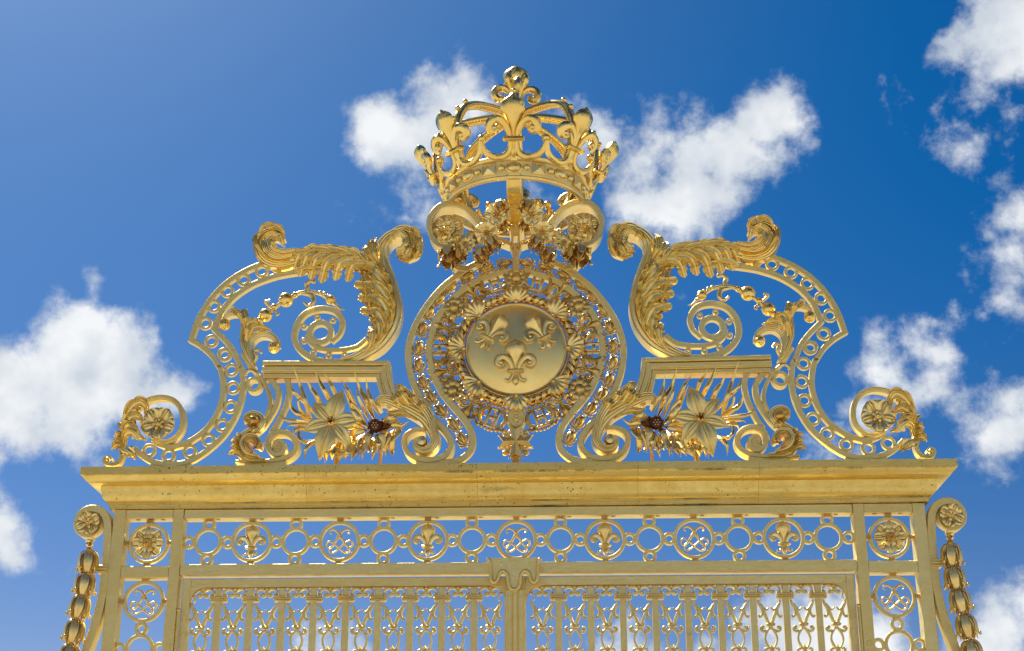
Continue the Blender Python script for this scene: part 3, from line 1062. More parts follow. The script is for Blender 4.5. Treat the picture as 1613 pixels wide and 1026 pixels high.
def scroll_band():
    t = thing('scroll_band', 'left openwork scroll band of paired rails and rings on the cornice', 'scrollwork', (P(250, 729, 0).x, .03, CZ + .044), 'openwork scroll bands')
    up_o = tr(c4, [(820, 255), (720, 262), (620, 275), (550, 297), (420, 352), (300, 432), (205, 532), (135, 645), (97, 745), (83, 795)], YC)
    lo_o = tr(c4, [(72, 782), (150, 828), (215, 888), (258, 955)], YC) + tr(c6, [(1158, 90), (1181, 180), (1187, 280), (1170, 380), (1130, 480), (1062, 580), (975, 655), (870, 712), (770, 738), (690, 722), (625, 688)], YC)
    up_i = tr(c4, [(870, 335), (780, 352), (680, 368), (600, 387), (480, 432), (370, 502), (290, 587), (247, 670), (230, 728)], YC)
    lo_i = tr(c4, [(222, 712), (300, 790), (355, 862), (392, 950)], YC) + tr(c6, [(1332, 100), (1347, 200), (1342, 300), (1318, 410), (1270, 520), (1200, 630), (1110, 722), (1010, 800), (920, 850), (820, 874), (700, 874), (600, 850), (520, 800), (465, 745)], YC)
    rail(t, 'outer_rail', up_o, 9); rail(t, 'outer_rail', lo_o, 8.5, YC - .002, YS + .002)
    rail(t, 'inner_rail', up_i, 9); rail(t, 'inner_rail', lo_i, 8.5, YC - .002, YS + .002)
    ym = .03
    cs = tr(c4, [(632, 318), (530, 348), (415, 402), (313, 475), (227, 570), (172, 680), (212, 792), (293, 875)], YC) + \
        tr(c6, [(1198, -8), (1250, 115), (1265, 258), (1245, 410), (1175, 560), (1065, 680), (915, 770), (743, 805), (585, 765)], YC)
    for x, z in cs:
        put('ring', RING_BAND, t, loc=(x, YC + .018, z))
    # volute with its flower and leaves
    cur = [(285, 838), (262, 815), (230, 832), (230, 866), (275, 882), (335, 868), (368, 810), (366, 720), (384, 610), (425, 510), (490, 425), (580, 362), (690, 338), (790, 365), (848, 440), (862, 545), (832, 632), (770, 685), (690, 702), (612, 676)]
    plume(t, c6, cur, [3, 4, 5, 5, 5, 6, 7, 9, 10, 10, 9, 8.5, 8, 8, 8, 8, 8, 8, 8, 7], YC - .012, .03, 'bar', 'volute')
    b = MB(); x, z = tr(c6, [(258, 842)], -.03)[0]; b.ball((x, -.03, z), .018, 10, 8, (1, 1.6, 1)); part('foot_curl', b, 'gold', t)
    for pts, w in (([(410, 600), (370, 572), (333, 546)], 12), ([(390, 650), (345, 646), (304, 658)], 14), ([(382, 700), (340, 696), (294, 712)], 13), ([(378, 740), (330, 732), (283, 762)], 16), ([(440, 520), (405, 500), (372, 492)], 9)):
        leaf(t, c6, pts, w, (-.03, -.06, -.045), lobes=2, amp=.25)
    for pts, w in (([(384, 660), (408, 545), (468, 452), (538, 410), (580, 440), (562, 485)], 24), ([(382, 690), (418, 602), (468, 535), (522, 522), (552, 565)], 25), ([(378, 715), (420, 655), (480, 640), (532, 682), (580, 694)], 25),
                   ([(374, 735), (398, 775), (440, 800), (478, 825), (492, 852)], 24), ([(390, 640), (430, 590), (480, 590), (520, 625)], 18)):
        leaf(t, c6, pts, w, (-.03, -.09, -.12, -.11, -.07), lobes=4, amp=.36, cup=.4)
    x, z = tr(c6, [(668, 555)], -.05)[0]
    rosette(t, (x, -.035, z), .112, [(PET_POPPY, 5, .95, 1.08, .0), (PET_THIN, 6, .3, .42, .03)], name='flower', boss='round')
    b = MB(); b.tube([(x - .02, .02, z), (x, -.04, z)], .02, 8)
    xb_, zb_ = tr(c6, [(640, 690)], .02)[0]
    b.tube([(xb_, .02, zb_), (x, .01, z)], .012, 8); part('flower_stalk', b, 'deep', t)
    b = MB(); xf, zf = tr(c6, [(760, 872)], YC)[0]; b.box(xf - .14, xf + .14, YC + .004, YB - .004, CZ + .0445, zf, .003); part('foot_block', b, 'bar', t)
    return t
sb = scroll_band()
mirrored(sb, 'right openwork scroll band of paired rails and rings on the cornice')

def acanthus_scroll():
    t = thing('acanthus_scroll', 'left gilded acanthus scroll with pierced spiral above the moulded panel', 'scrollwork', (P(510, 571, 0).x, .03, P(510, 571, 0).z), 'acanthus scrolls')
    # pierced spiral
    sp = [(978, 800), (1030, 745), (1045, 670), (1000, 606), (905, 588), (812, 618), (754, 695), (742, 785), (790, 862), (880, 912), (990, 928), (1080, 920)]
    rail(t, 'spiral_rail', tr(c4, sp, YC), [6, 8, 9, 10, 10, 10, 10, 10, 10, 10, 10, 10])
    rail(t, 'inner_rail', tr(c4, [(822, 752), (838, 800), (890, 838), (970, 852), (1060, 848), (1140, 828), (1200, 780)], YC), 7.5, YC - .002)
    x, z = tr(c4, [(906, 740)], YC)[0]
    b = MB(); b.ring(x, z, .096, .054, YC - .003, YS, 36, .97); part('eye_ring', b, 'bar', t)
    for X, Y in ((885, 641), (985, 660), (800, 702), (798, 792), (860, 864), (957, 884), (1060, 884)):
        x, z = tr(c4, [(X, Y)], YC)[0]
        put('tie_ring', RING_BOLT, t, loc=(x, YC + .014, z))
    # stalk
    st = [(1040, 925), (1150, 898), (1270, 825), (1345, 720), (1372, 605), (1350, 490), (1312, 385), (1290, 290), (1305, 210), (1355, 155), (1420, 135), (1480, 155), (1512, 210)]
    plume(t, c4, st, [10, 16, 24, 28, 29, 30, 32, 26, 20, 17, 15, 13, 8], [-.03, -.05, -.07, -.08, -.08, -.08, -.08, -.08, -.09, -.10, -.11, -.12, -.12], .05, 'gold', 'stalk', 8)
    L = [([(1180, 890), (1235, 830), (1245, 760), (1212, 702)], 19), ([(1230, 860), (1282, 780), (1278, 700), (1210, 646)], 23), ([(1280, 820), (1318, 730), (1275, 640), (1134, 597)], 28),
         ([(1320, 770), (1342, 660), (1285, 560), (1114, 514)], 31), ([(1345, 710), (1348, 590), (1275, 480), (1088, 430)], 33), ([(1350, 640), (1338, 520), (1262, 402), (1148, 324)], 31), ([(1350, 560), (1322, 450), (1262, 372), (1215, 300)], 23)]
    leaf(t, c4, [(1170, 890), (1262, 815), (1290, 700), (1262, 590), (1225, 490), (1190, 400), (1170, 350)], 36, (-.05, -.085, -.085, -.07), lobes=8, amp=.4, tip=.3)
    for i, (p, w) in enumerate(L):
        p = p[:3] + [(p[3][0] * .80 + p[2][0] * .20, p[3][1] * .80 + p[2][1] * .20)]
        leaf(t, c4, p, w * 1.1, (-.05, -.10 - .004 * i, -.11 - .004 * i, -.05), lobes=5, amp=.42, tip=.62, power=1.25)
    # upper branch running left to its curled tip
    br = [(1330, 470), (1270, 360), (1180, 300), (1060, 268), (930, 255), (820, 265), (720, 285)]
    plume(t, c4, br, [10, 18, 22, 24, 22, 20, 16], [-.06, -.08, -.085, -.085, -.085, -.085, -.08], .05, 'gold', 'branch', 8)
    U = [([(1300, 420), (1215, 338), (1120, 345), (1062, 440)], 25), ([(1250, 372), (1140, 312), (1040, 335), (985, 432)], 27), ([(1180, 332), (1060, 290), (960, 325), (892, 456)], 29),
         ([(1110, 306), (990, 276), (890, 305), (828, 434)], 27), ([(1030, 290), (920, 266), (830, 290), (757, 416)], 25), ([(960, 276), (860, 260), (780, 282), (728, 350)], 20)]
    leaf(t, c4, [(1310, 440), (1230, 345), (1120, 322), (1000, 318), (880, 322), (790, 345), (745, 375)], 30, (-.06, -.085, -.085, -.07), lobes=8, amp=.4, tip=.3)
    for i, (p, w) in enumerate(U):
        p = p[:3] + [(p[3][0] * .72 + p[2][0] * .28, p[3][1] * .78 + p[2][1] * .22)]
        leaf(t, c4, p, w * 1.12, (-.07, -.11 + .003 * i, -.11, -.04), lobes=5, amp=.42, tip=.66, power=1.25)
    for i, (p, w) in enumerate((([(1200, 320), (1080, 262), (950, 235), (880, 225)], 17), ([(1080, 275), (960, 245), (850, 232), (780, 240)], 16), ([(950, 260), (850, 252), (760, 262), (690, 262)], 15), ([(1240, 340), (1150, 262), (1050, 240), (990, 235)], 13))):
        leaf(t, c4, p, w, (-.08, -.12, -.115, -.09), lobes=4, amp=.3)
    for pts, w, y in (([(800, 282), (690, 318), (600, 312), (540, 270), (516, 205), (540, 145), (600, 112), (655, 122), (682, 165)], [9, 12, 15, 16, 16, 15, 13, 10, 4], -.07),
                      ([(740, 275), (650, 290), (590, 262), (562, 215), (572, 165), (615, 138), (655, 155)], [7, 10, 11, 11, 10, 8, 3], -.11),
                      ([(760, 250), (690, 262), (630, 245), (605, 205), (622, 175), (655, 185), (685, 215)], [6, 8, 9, 8, 7, 5, 2], -.13)):
        plume(t, c4, pts, w, y, y + .07, 'bright', 'curled_leaf', 8)
    # curled head on the neck
    for pts, w, y in (([(1330, 200), (1385, 130), (1450, 112), (1512, 145), (1535, 205), (1515, 265), (1465, 300)], [10, 13, 15, 15, 15, 12, 5], -.10),
                      ([(1360, 190), (1410, 145), (1460, 145), (1490, 185), (1490, 235), (1455, 272), (1405, 285)], [8, 11, 13, 13, 12, 10, 4], -.14),
                      ([(1390, 180), (1430, 165), (1458, 190), (1460, 225), (1435, 255), (1400, 262)], [7, 10, 10, 10, 8, 3], -.17)):
        plume(t, c4, pts, w, y, y + .07, 'bright', 'curled_leaf', 8)
    for p, w in (([(1300, 330), (1250, 270), (1245, 200), (1262, 150)], 17), ([(1280, 330), (1225, 280), (1205, 235), (1195, 200)], 15), ([(1260, 330), (1210, 310), (1175, 270), (1160, 255)], 13),
                 ([(1300, 420), (1255, 350), (1200, 330), (1165, 310)], 15)):
        leaf(t, c4, p, w, (-.08, -.12, -.12, -.07), lobes=4)
    for p, w in (([(560, 280), (520, 230), (510, 180), (525, 135)], 9), ([(530, 170), (560, 120), (620, 98), (665, 110)], 10), ([(600, 120), (650, 110), (685, 140), (690, 180)], 9), ([(640, 160), (670, 170), (685, 205), (690, 240)], 8), ([(650, 240), (620, 215), (640, 190), (675, 200)], 9),
                 ([(1440, 112), (1510, 130), (1545, 180), (1545, 230)], 10), ([(1500, 150), (1545, 200), (1540, 270), (1500, 312)], 10), ([(1470, 200), (1490, 250), (1460, 300), (1410, 300)], 11), ([(1440, 190), (1450, 240), (1420, 280), (1390, 285)], 10)):
        leaf(t, c4, p, w, (-.14, -.17, -.16, -.13), 'gold', lobes=3, amp=.3)
    for p, w in (([(1480, 280), (1450, 300), (1420, 292), (1395, 268)], 9), ([(1500, 270), (1485, 300), (1450, 312), (1420, 305)], 9), ([(1525, 230), (1540, 265), (1515, 300)], 9)):
        leaf(t, c4, p, w, (-.12, -.12, -.10), 'bright', lobes=3)
    return t
ac = acanthus_scroll()
mirrored(ac, 'right gilded acanthus scroll with pierced spiral above the moulded panel')

def berry_sprig():
    t = thing('berry_sprig', 'left gilded sprig with round berries and curling leaves inside the scroll band', 'ornament', (P(420, 600, 0).x, .02, P(420, 600, 0).z), 'berried sprigs')
    y = -.03
    def tb(name, c, pts, r, yy=y, mat='gold', n=8, sub=5):
        b = MB()
        yl = yy if isinstance(yy, (list, tuple)) else [yy]
        p2 = cat(tr(c, pts, -.03), sub)
        b.tube(with_y(p2, list(yl) if len(yl) > 1 else yl[0]), [v * SC for v in r] if isinstance(r, (list, tuple)) else r * SC, n)
        return part(name, b, mat, t, 50)
    tb('stem', c4, [(500, 690), (545, 650), (600, 600), (650, 560), (720, 520), (780, 490), (850, 485), (910, 500), (960, 530)], [5, 3.5, 3.2, 3.5, 4, 3.6, 3.4, 3, 3])
    for (X, Y, r) in ((688, 535, 12), (558, 633, 11), (612, 580, 5.5), (520, 668, 6), (972, 535, 8), (745, 505, 5)):
        x, z = tr(c4, [(X, Y)], y)[0]
        b = MB(); b.ball((x, y, z), r * SC, 14, 10)
        for a in (.6, 2.2):
            b.lathe([(r * SC * .98, -.004), (r * SC * 1.06, 0), (r * SC * .98, .004)], 16, (x, y, z))
        part('berry', b, 'bright', t)
    for k in range(6):                        # segmented tail
        u = k / 5
        x, z = tr(c4, [(905 + 130 * u, 493 + 95 * u * u + 10 * u)], y)[0]
        b = MB(); b.ball((x, y - .005, z), (4.2 - 2.6 * u) * SC, 8, 6); part('tail_bead', b, 'gold', t)
    tb('tail', c4, [(960, 530), (1000, 565), (1030, 592), (1060, 598)], [3.5, 3, 2, .8])
    tb('tendril', c4, [(790, 495), (850, 510), (865, 555), (835, 580), (805, 560)], [2.5, 4, 4, 3, 2], [-.03, -.05, -.06])
    tb('tendril', c4, [(815, 490), (825, 460), (815, 435)], [4, 4, 3.5], -.03)
    tb('tendril', c4, [(815, 440), (840, 420), (870, 425), (865, 400)], [3.5, 3, 2.5, 1.5], -.04)
    tb('tendril', c4, [(600, 590), (575, 570), (560, 550), (590, 545)], [2, 2.6, 2.6, 2], [-.03, -.05])
    tb('tendril', c4, [(600, 595), (620, 610), (640, 625), (630, 640)], [2, 2.4, 2.2, 1.5], [-.03, -.05])
    # leaf cluster
    plume(t, c4, [(492, 965), (445, 890), (418, 800), (428, 710), (432, 655), (395, 622), (335, 625), (290, 655)], [5, 9, 12, 13, 12, 10, 9, 6], -.04, .02, 'gold', 'leaf', 6)
    plume(t, c4, [(480, 940), (462, 860), (475, 795), (530, 760), (590, 768), (632, 800), (640, 840)], [4, 8, 12, 12, 10, 8, 6], -.06, .01, 'gold', 'leaf', 6)
    for X, Y in ((298, 692), (612, 838)):
        x, z = tr(c4, [(X, Y)], -.05)[0]
        b = MB(); b.ball((x, -.05, z), 9.5 * SC, 12, 8); b.ball((x + .008, -.075, z - .008), 6 * SC, 10, 6); part('leaf_curl', b, 'bright', t)
    for p, w in (([(430, 760), (455, 700), (500, 690), (540, 720)], 14), ([(450, 800), (490, 730), (550, 725), (600, 735)], 13), ([(425, 720), (440, 670), (430, 615), (445, 600)], 12), ([(420, 690), (390, 640), (350, 605), (330, 615)], 11), ([(440, 800), (450, 740), (480, 690), (495, 670)], 13)):
        leaf(t, c4, p, w, (-.05, -.09, -.08, -.06))
    tb('tendril', c4, [(485, 930), (500, 895), (490, 865), (515, 858), (535, 880)], [3, 3.5, 3, 2.6, 2], [-.03, -.05])
    # stem that runs on down to the panel foot
    plume(t, z8, [(118, -20), (180, 75), (250, 155), (308, 225), (350, 310), (372, 400), (362, 480), (330, 548)], [6, 7, 7, 6.5, 6.5, 6.5, 6.5, 5], YC, .05, 'gold', 'long_stem', 6)
    x, z = tr(z8, [(225, 262)], YC)[0]
    b = MB(); b.ring(x, z, .057, .034, YC - .006, .06, 28); part('ring', b, 'bar', t)
    tb('tendril', z8, [(280, 190), (230, 145), (185, 135), (155, 160), (158, 180)], [2.5, 3, 3, 2.6, 2], -.03)
    return t
bs = berry_sprig()
mirrored(bs, 'right gilded sprig with round berries and curling leaves inside the scroll band')

def panel_bracket():
    t = thing('moulded_panel', 'left moulded panel frame on curved legs with a foot volute', 'panel', (P(480, 729, 0).x, .03, CZ + .044), 'moulded panel frames')
    def seg(name, pts, w, y0, mat='bar', sub=1, c=c5, y1=.07):
        b = MB(); p = tr(c, pts, YC); b.bar(cat(p, sub) if sub > 1 else p, w * SC, y0, y1, .004); part(name, b, mat, t)
    # three stepped mouldings, the head and then the right-hand return
    for pts_h, pts_v, w, y0 in (([(292, 136), (1056, 136)], [(1043, 126), (1052, 210), (1078, 300), (1112, 362)], 6.4, -.075),
                                ([(285, 165), (1028, 165)], [(1018, 150), (1026, 225), (1054, 318), (1090, 380)], 7.6, -.052),
                                ([(282, 183), (996, 183)], [(1000, 178), (1008, 238), (1034, 326), (1074, 392)], 2.6, -.045),
                                ([(290, 201), (972, 201)], [(981, 190), (990, 250), (1018, 336), (1058, 400)], 6.6, -.030)):
        seg('head_moulding', pts_h, w, y0)
        seg('return_moulding', pts_v, w, y0 - .0015, sub=6, y1=.0715)
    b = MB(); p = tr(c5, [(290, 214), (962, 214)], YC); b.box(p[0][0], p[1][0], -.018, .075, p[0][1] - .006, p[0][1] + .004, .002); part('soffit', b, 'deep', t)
    seg('leg', [(372, 205), (428, 275), (446, 350), (428, 440), (372, 545), (300, 650)], 8.8, YC + .004, sub=6, c=z8, y1=.03)
    seg('leg', [(520, 205), (542, 290), (530, 390), (490, 500), (430, 620), (380, 690)], 8.8, YC + .006, sub=6, c=z8, y1=.032)
    # foot volute: ribbon coiling in to its eye
    vol = [(60, 948), (200, 955), (330, 948), (440, 935), (540, 905), (600, 840), (600, 765), (550, 705), (470, 683), (395, 705), (352, 765), (356, 830), (395, 878), (450, 885), (495, 850), (495, 795), (455, 765), (415, 780), (412, 815), (440, 830), (458, 808)]
    b = MB(); b.bar(cat(tr(z8, vol, YC), 6), [v * SC for v in [4, 5, 6, 7, 8, 9, 9, 8.5, 8, 8, 8, 8, 8, 8, 7, 6, 6, 5, 4.5, 4, 3]], YC - .004, YB + .01, .004); part('foot_volute', b, 'bar', t)
    x, z = tr(z8, [(445, 822)], YC)[0]
    b = MB(); b.lathe([(.045, -.09), (.045, .0), (.038, .006), (.0, .006)], 24, (x, YC + .02, z), 'Y'); part('volute_eye', b, 'gold', t)
    # acanthus foot
    plume(t, z8, [(330, 945), (200, 935), (110, 880), (102, 790), (165, 720), (235, 680), (292, 625), (285, 565), (225, 535), (165, 560), (158, 605)], [5, 9, 13, 14, 14, 14, 13, 12, 10, 8, 5], -.06, .03, 'gold', 'leaf', 8)
    plume(t, z8, [(280, 930), (180, 890), (150, 820), (185, 765), (250, 765), (290, 810), (285, 855)], [4, 8, 11, 11, 10, 8, 4], -.11, .0, 'gold', 'leaf', 8)
    plume(t, z8, [(240, 905), (195, 860), (190, 815), (225, 790), (262, 815), (262, 850)], [4, 7, 8, 8, 7, 4], -.14, -.04, 'deep', 'leaf', 8)
    for p, w in (([(140, 920), (70, 895), (10, 908)], 12), ([(115, 860), (75, 840), (30, 835)], 10), ([(110, 810), (75, 790), (35, 790)], 9), ([(130, 770), (110, 745), (85, 738)], 8),
                 ([(200, 690), (240, 700), (285, 680)], 12), ([(210, 660), (190, 640), (160, 640)], 9), ([(250, 640), (260, 690), (300, 720)], 13), ([(230, 850), (280, 840), (320, 870)], 10), ([(200, 640), (200, 600), (230, 570)], 10)):
        leaf(t, z8, p, w, (-.07, -.12, -.09), lobes=3)
    x, z = tr(z8, [(210, 590)], -.08)[0]
    b = MB(); b.ball((x, -.08, z), .045, 14, 10, (1.1, .8, .8)); part('leaf_curl', b, 'deep', t)
    b = MB(); xf, zf = tr(z8, [(430, 945)], YC)[0]; b.box(xf - .22, xf + .06, YC + .006, YB - .004, CZ + .0445, zf, .003); part('foot_block', b, 'bar', t)
    return t
pb = panel_bracket()
mirrored(pb, 'right moulded panel frame on curved legs with a foot volute')

def flower_spray():
    rnd = random.Random(5)
    t = thing('flower_spray', 'left gilded spray of lily, seed head and blade leaves on the cornice', 'flowers', (P(520, 729, 0).x, -.02, CZ + .044), 'lily sprays')
    blades = [([(345, 600), (300, 430), (255, 290), (205, 140)], 8), ([(450, 520), (400, 380), (345, 300), (300, 215)], 8), ([(560, 480), (480, 350), (430, 260), (388, 145)], 8), ([(590, 420), (550, 320), (515, 260), (480, 200)], 7),
              ([(780, 560), (720, 420), (670, 310), (600, 195)], 8), ([(905, 560), (850, 430), (790, 320), (735, 145)], 9), ([(960, 540), (900, 440), (862, 340), (852, 235)], 7), ([(380, 520), (270, 410), (200, 360), (168, 265)], 7),
              ([(370, 590), (240, 550), (180, 490), (160, 405)], 8), ([(340, 600), (200, 600), (110, 580), (50, 515)], 7), ([(800, 640), (730, 500), (690, 420), (640, 320)], 8), ([(830, 620), (770, 520), (720, 470), (700, 430)], 9),
              ([(860, 580), (815, 480), (780, 400), (768, 300)], 6), ([(900, 560), (850, 460), (850, 380), (885, 310)], 6), ([(330, 560), (265, 520), (245, 440), (275, 400)], 5), ([(850, 640), (790, 600), (740, 540), (700, 500)], 11),
              ([(400, 760), (290, 800), (250, 750), (260, 690), (300, 685)], 7), ([(420, 740), (350, 820), (310, 880), (300, 960)], 8), ([(560, 790), (530, 860), (500, 910), (490, 965)], 12), ([(620, 780), (580, 860), (560, 920), (545, 965)], 14),
              ([(680, 800), (640, 880), (615, 930), (605, 965)], 14), ([(760, 800), (720, 870), (690, 920), (665, 960)], 14), ([(810, 760), (780, 840), (750, 900), (725, 965)], 12), ([(880, 720), (840, 800), (815, 880), (810, 960)], 8),
              ([(890, 740), (860, 830), (890, 890), (950, 885)], 6), ([(920, 760), (930, 850), (905, 910), (895, 960)], 7), ([(960, 700), (950, 800), (965, 860), (995, 905)], 11), ([(1030, 690), (1005, 780), (1015, 850), (1040, 915)], 10),
              ([(1090, 660), (1070, 770), (1070, 860), (1095, 935)], 12), ([(1110, 640), (1130, 700), (1090, 770), (1050, 800)], 12), ([(960, 640), (1050, 600), (1110, 610), (1160, 650)], 11), ([(1000, 660), (1090, 640), (1160, 640), (1225, 600)], 10),
              ([(640, 660), (730, 640), (790, 660), (840, 690)], 10), ([(630, 720), (740, 700), (820, 690), (870, 660)], 11), ([(330, 640), (250, 660), (210, 690), (195, 715)], 7), ([(340, 620), (230, 630), (170, 640), (130, 660)], 6),
              ([(560, 800), (510, 850), (480, 900), (440, 940)], 7), ([(880, 700), (800, 740), (760, 790), (700, 830)], 12), ([(930, 720), (880, 790), (870, 840), (850, 870)], 9)]
    for k in range(16):                       # the thick tuft of hanging leaves below the flowers
        x0 = 420 + k * 42 + rnd.uniform(-12, 12)
        y0_ = 790 - 60 * (k / 16) + rnd.uniform(-30, 20)
        x1 = x0 - 40 + rnd.uniform(-30, 60)
        blades.append(([(x0 + 30, y0_ - 60), (x0, y0_ + 20), ((x0 + x1) / 2 + rnd.uniform(-15, 15), y0_ + 90), (x1, 950 + rnd.uniform(-40, 15))], rnd.uniform(8, 13)))
    for i, (p, w) in enumerate(blades):
        y0 = rnd.uniform(-.06, .0)
        ym = y0 - rnd.uniform(.03, .10)
        b = MB()
        b.leaf(with_y(cat(tr(z4, p, -.05), 5), [y0, ym, ym - rnd.uniform(-.04, .05), ym + rnd.uniform(-.06, .04)]), w * SC * .98, 0, 0, .55, .06, .005, .35, .0, nv=4, power=.62)
        part('blade_leaf', b, ('gold', 'bright', 'gold')[i % 3] if i >= 16 else ('bright' if i % 3 else 'gold'), t, 60)
    # lily
    cx, cz = tr(z4, [(525, 605)], -.13)[0]
    b = MB(); c = (cx, -.125, cz)
    for k in range(6):
        a = k * PI / 3 + .2
        b.tube([(c[0], c[1], c[2]), (c[0] + .012 * math.cos(a), c[1] - .04, c[2] + .012 * math.sin(a)), (c[0] + .024 * math.cos(a), c[1] - .06, c[2] + .024 * math.sin(a))], [.005, .005, .009], 6)
    b.lathe([(.03, -.02), (.034, .0), (.018, .012)], 12, c, 'Y')
    lily = part('lily', b, 'deep', t)
    for a, l in ((77, .250), (131, .208), (193, .208), (253, .268), (310, .222), (8, .210)):
        put('petal', PET_LILY, lily, rot_y((c[0], c[1], c[2]), R(a), l))
    b = MB(); b.tube([(c[0], c[1] + .005, c[2]), (c[0] + .05, -.05, c[2] - .08), (c[0] + .02, .02, CZ + .045)], [.014, .016, .018], 8); part('stem', b, 'deep', t)
    # seed head: dark scalloped cup with pale dots
    sx, sz = tr(z4, [(912, 622)], -.12)[0]
    hb = MB()
    hb.lathe([(.010, -.10), (.030, -.07), (.048, -.03), (.050, .0), (.044, .012), (.036, .006), (.0, .012)], 28, (sx, -.10, sz), 'Y', wob=lambda a: 1 + .10 * math.cos(9 * a))
    sh = part('seed_head', hb, 'bronze', t, label='dark brown seed head with pale dots')
    for k in range(7):
        a = k * PI / 3
        r = .019 if k else 0
        b = MB(); b.ball((sx + r * math.cos(a), -.112, sz + r * math.sin(a)), .0055, 8, 6); part('seed', b, 'gold', sh)
    x2, z2 = tr(z4, [(990, 610)], -.1)[0]
    hb = MB(); hb.lathe([(.01, -.06), (.040, -.03), (.042, .0), (.030, .014), (.0, .018)], 20, (x2, -.07, z2), 'Y', wob=lambda a: 1 + .08 * math.cos(7 * a)); part('bud', hb, 'bronze', t)
    b = MB(); b.tube([(sx, -.06, sz), (x2, -.03, z2 - .02), (x2 - .03, .02, CZ + .045)], .012, 8); part('stem', b, 'deep', t)
    return t
fs_ = flower_spray()
mirrored(fs_, 'right gilded spray of lily, seed head and blade leaves on the cornice')

# ------------------------------------------------------------------ round frame with its chain of buds
def bud_mesh():
    b = MB()
    rr = []
    for z, w in cat([(-.50, .03), (-.36, .16), (-.15, .27), (.06, .32), (.26, .30), (.42, .20), (.50, .06)], 3):
        rr.append([(-w, 0, z), (-w * .7, -w * .55, z), (-w * .25, -w * .85, z), (0, -w * .75, z), (w * .25, -w * .85, z), (w * .7, -w * .55, z), (w, 0, z), (0, w * .5, z)])
    b.rings(rr)
    for sx in (-1, 1):
        b.tube(cat([(sx * .05, -.05, -.50), (sx * .24, -.08, -.42), (sx * .40, -.10, -.22), (sx * .44, -.10, .0), (sx * .34, -.05, .1)], 4), [.05, .08, .09, .07, .03], 7)
        b.tube(cat([(sx * .0, -.05, -.55), (sx * .2, -.08, -.62), (sx * .38, -.10, -.56), (sx * .42, -.1, -.46)], 4), [.05, .07, .07, .05], 7)
        b.tube(cat([(sx * .06, .0, .46), (sx * .22, -.05, .52), (sx * .3, -.05, .42)], 4), [.05, .06, .04], 6)
    b.tube([(0, 0, -.78), (0, -.05, -.55), (0, 0, .62)], [.06, .08, .05], 6)
    me = b.mesh('bud', 'aged', 50)
    h = MB(); h.lathe([(.065, 0), (.065, .015), (.03, .02)], 10, (0.03, -.215, .20), 'Y')  # solid dark disc on the bud, a hole's shade put into its colour
    return me, h.mesh('bud_hole_shade', 'hole')
BUD, BUDH = bud_mesh()
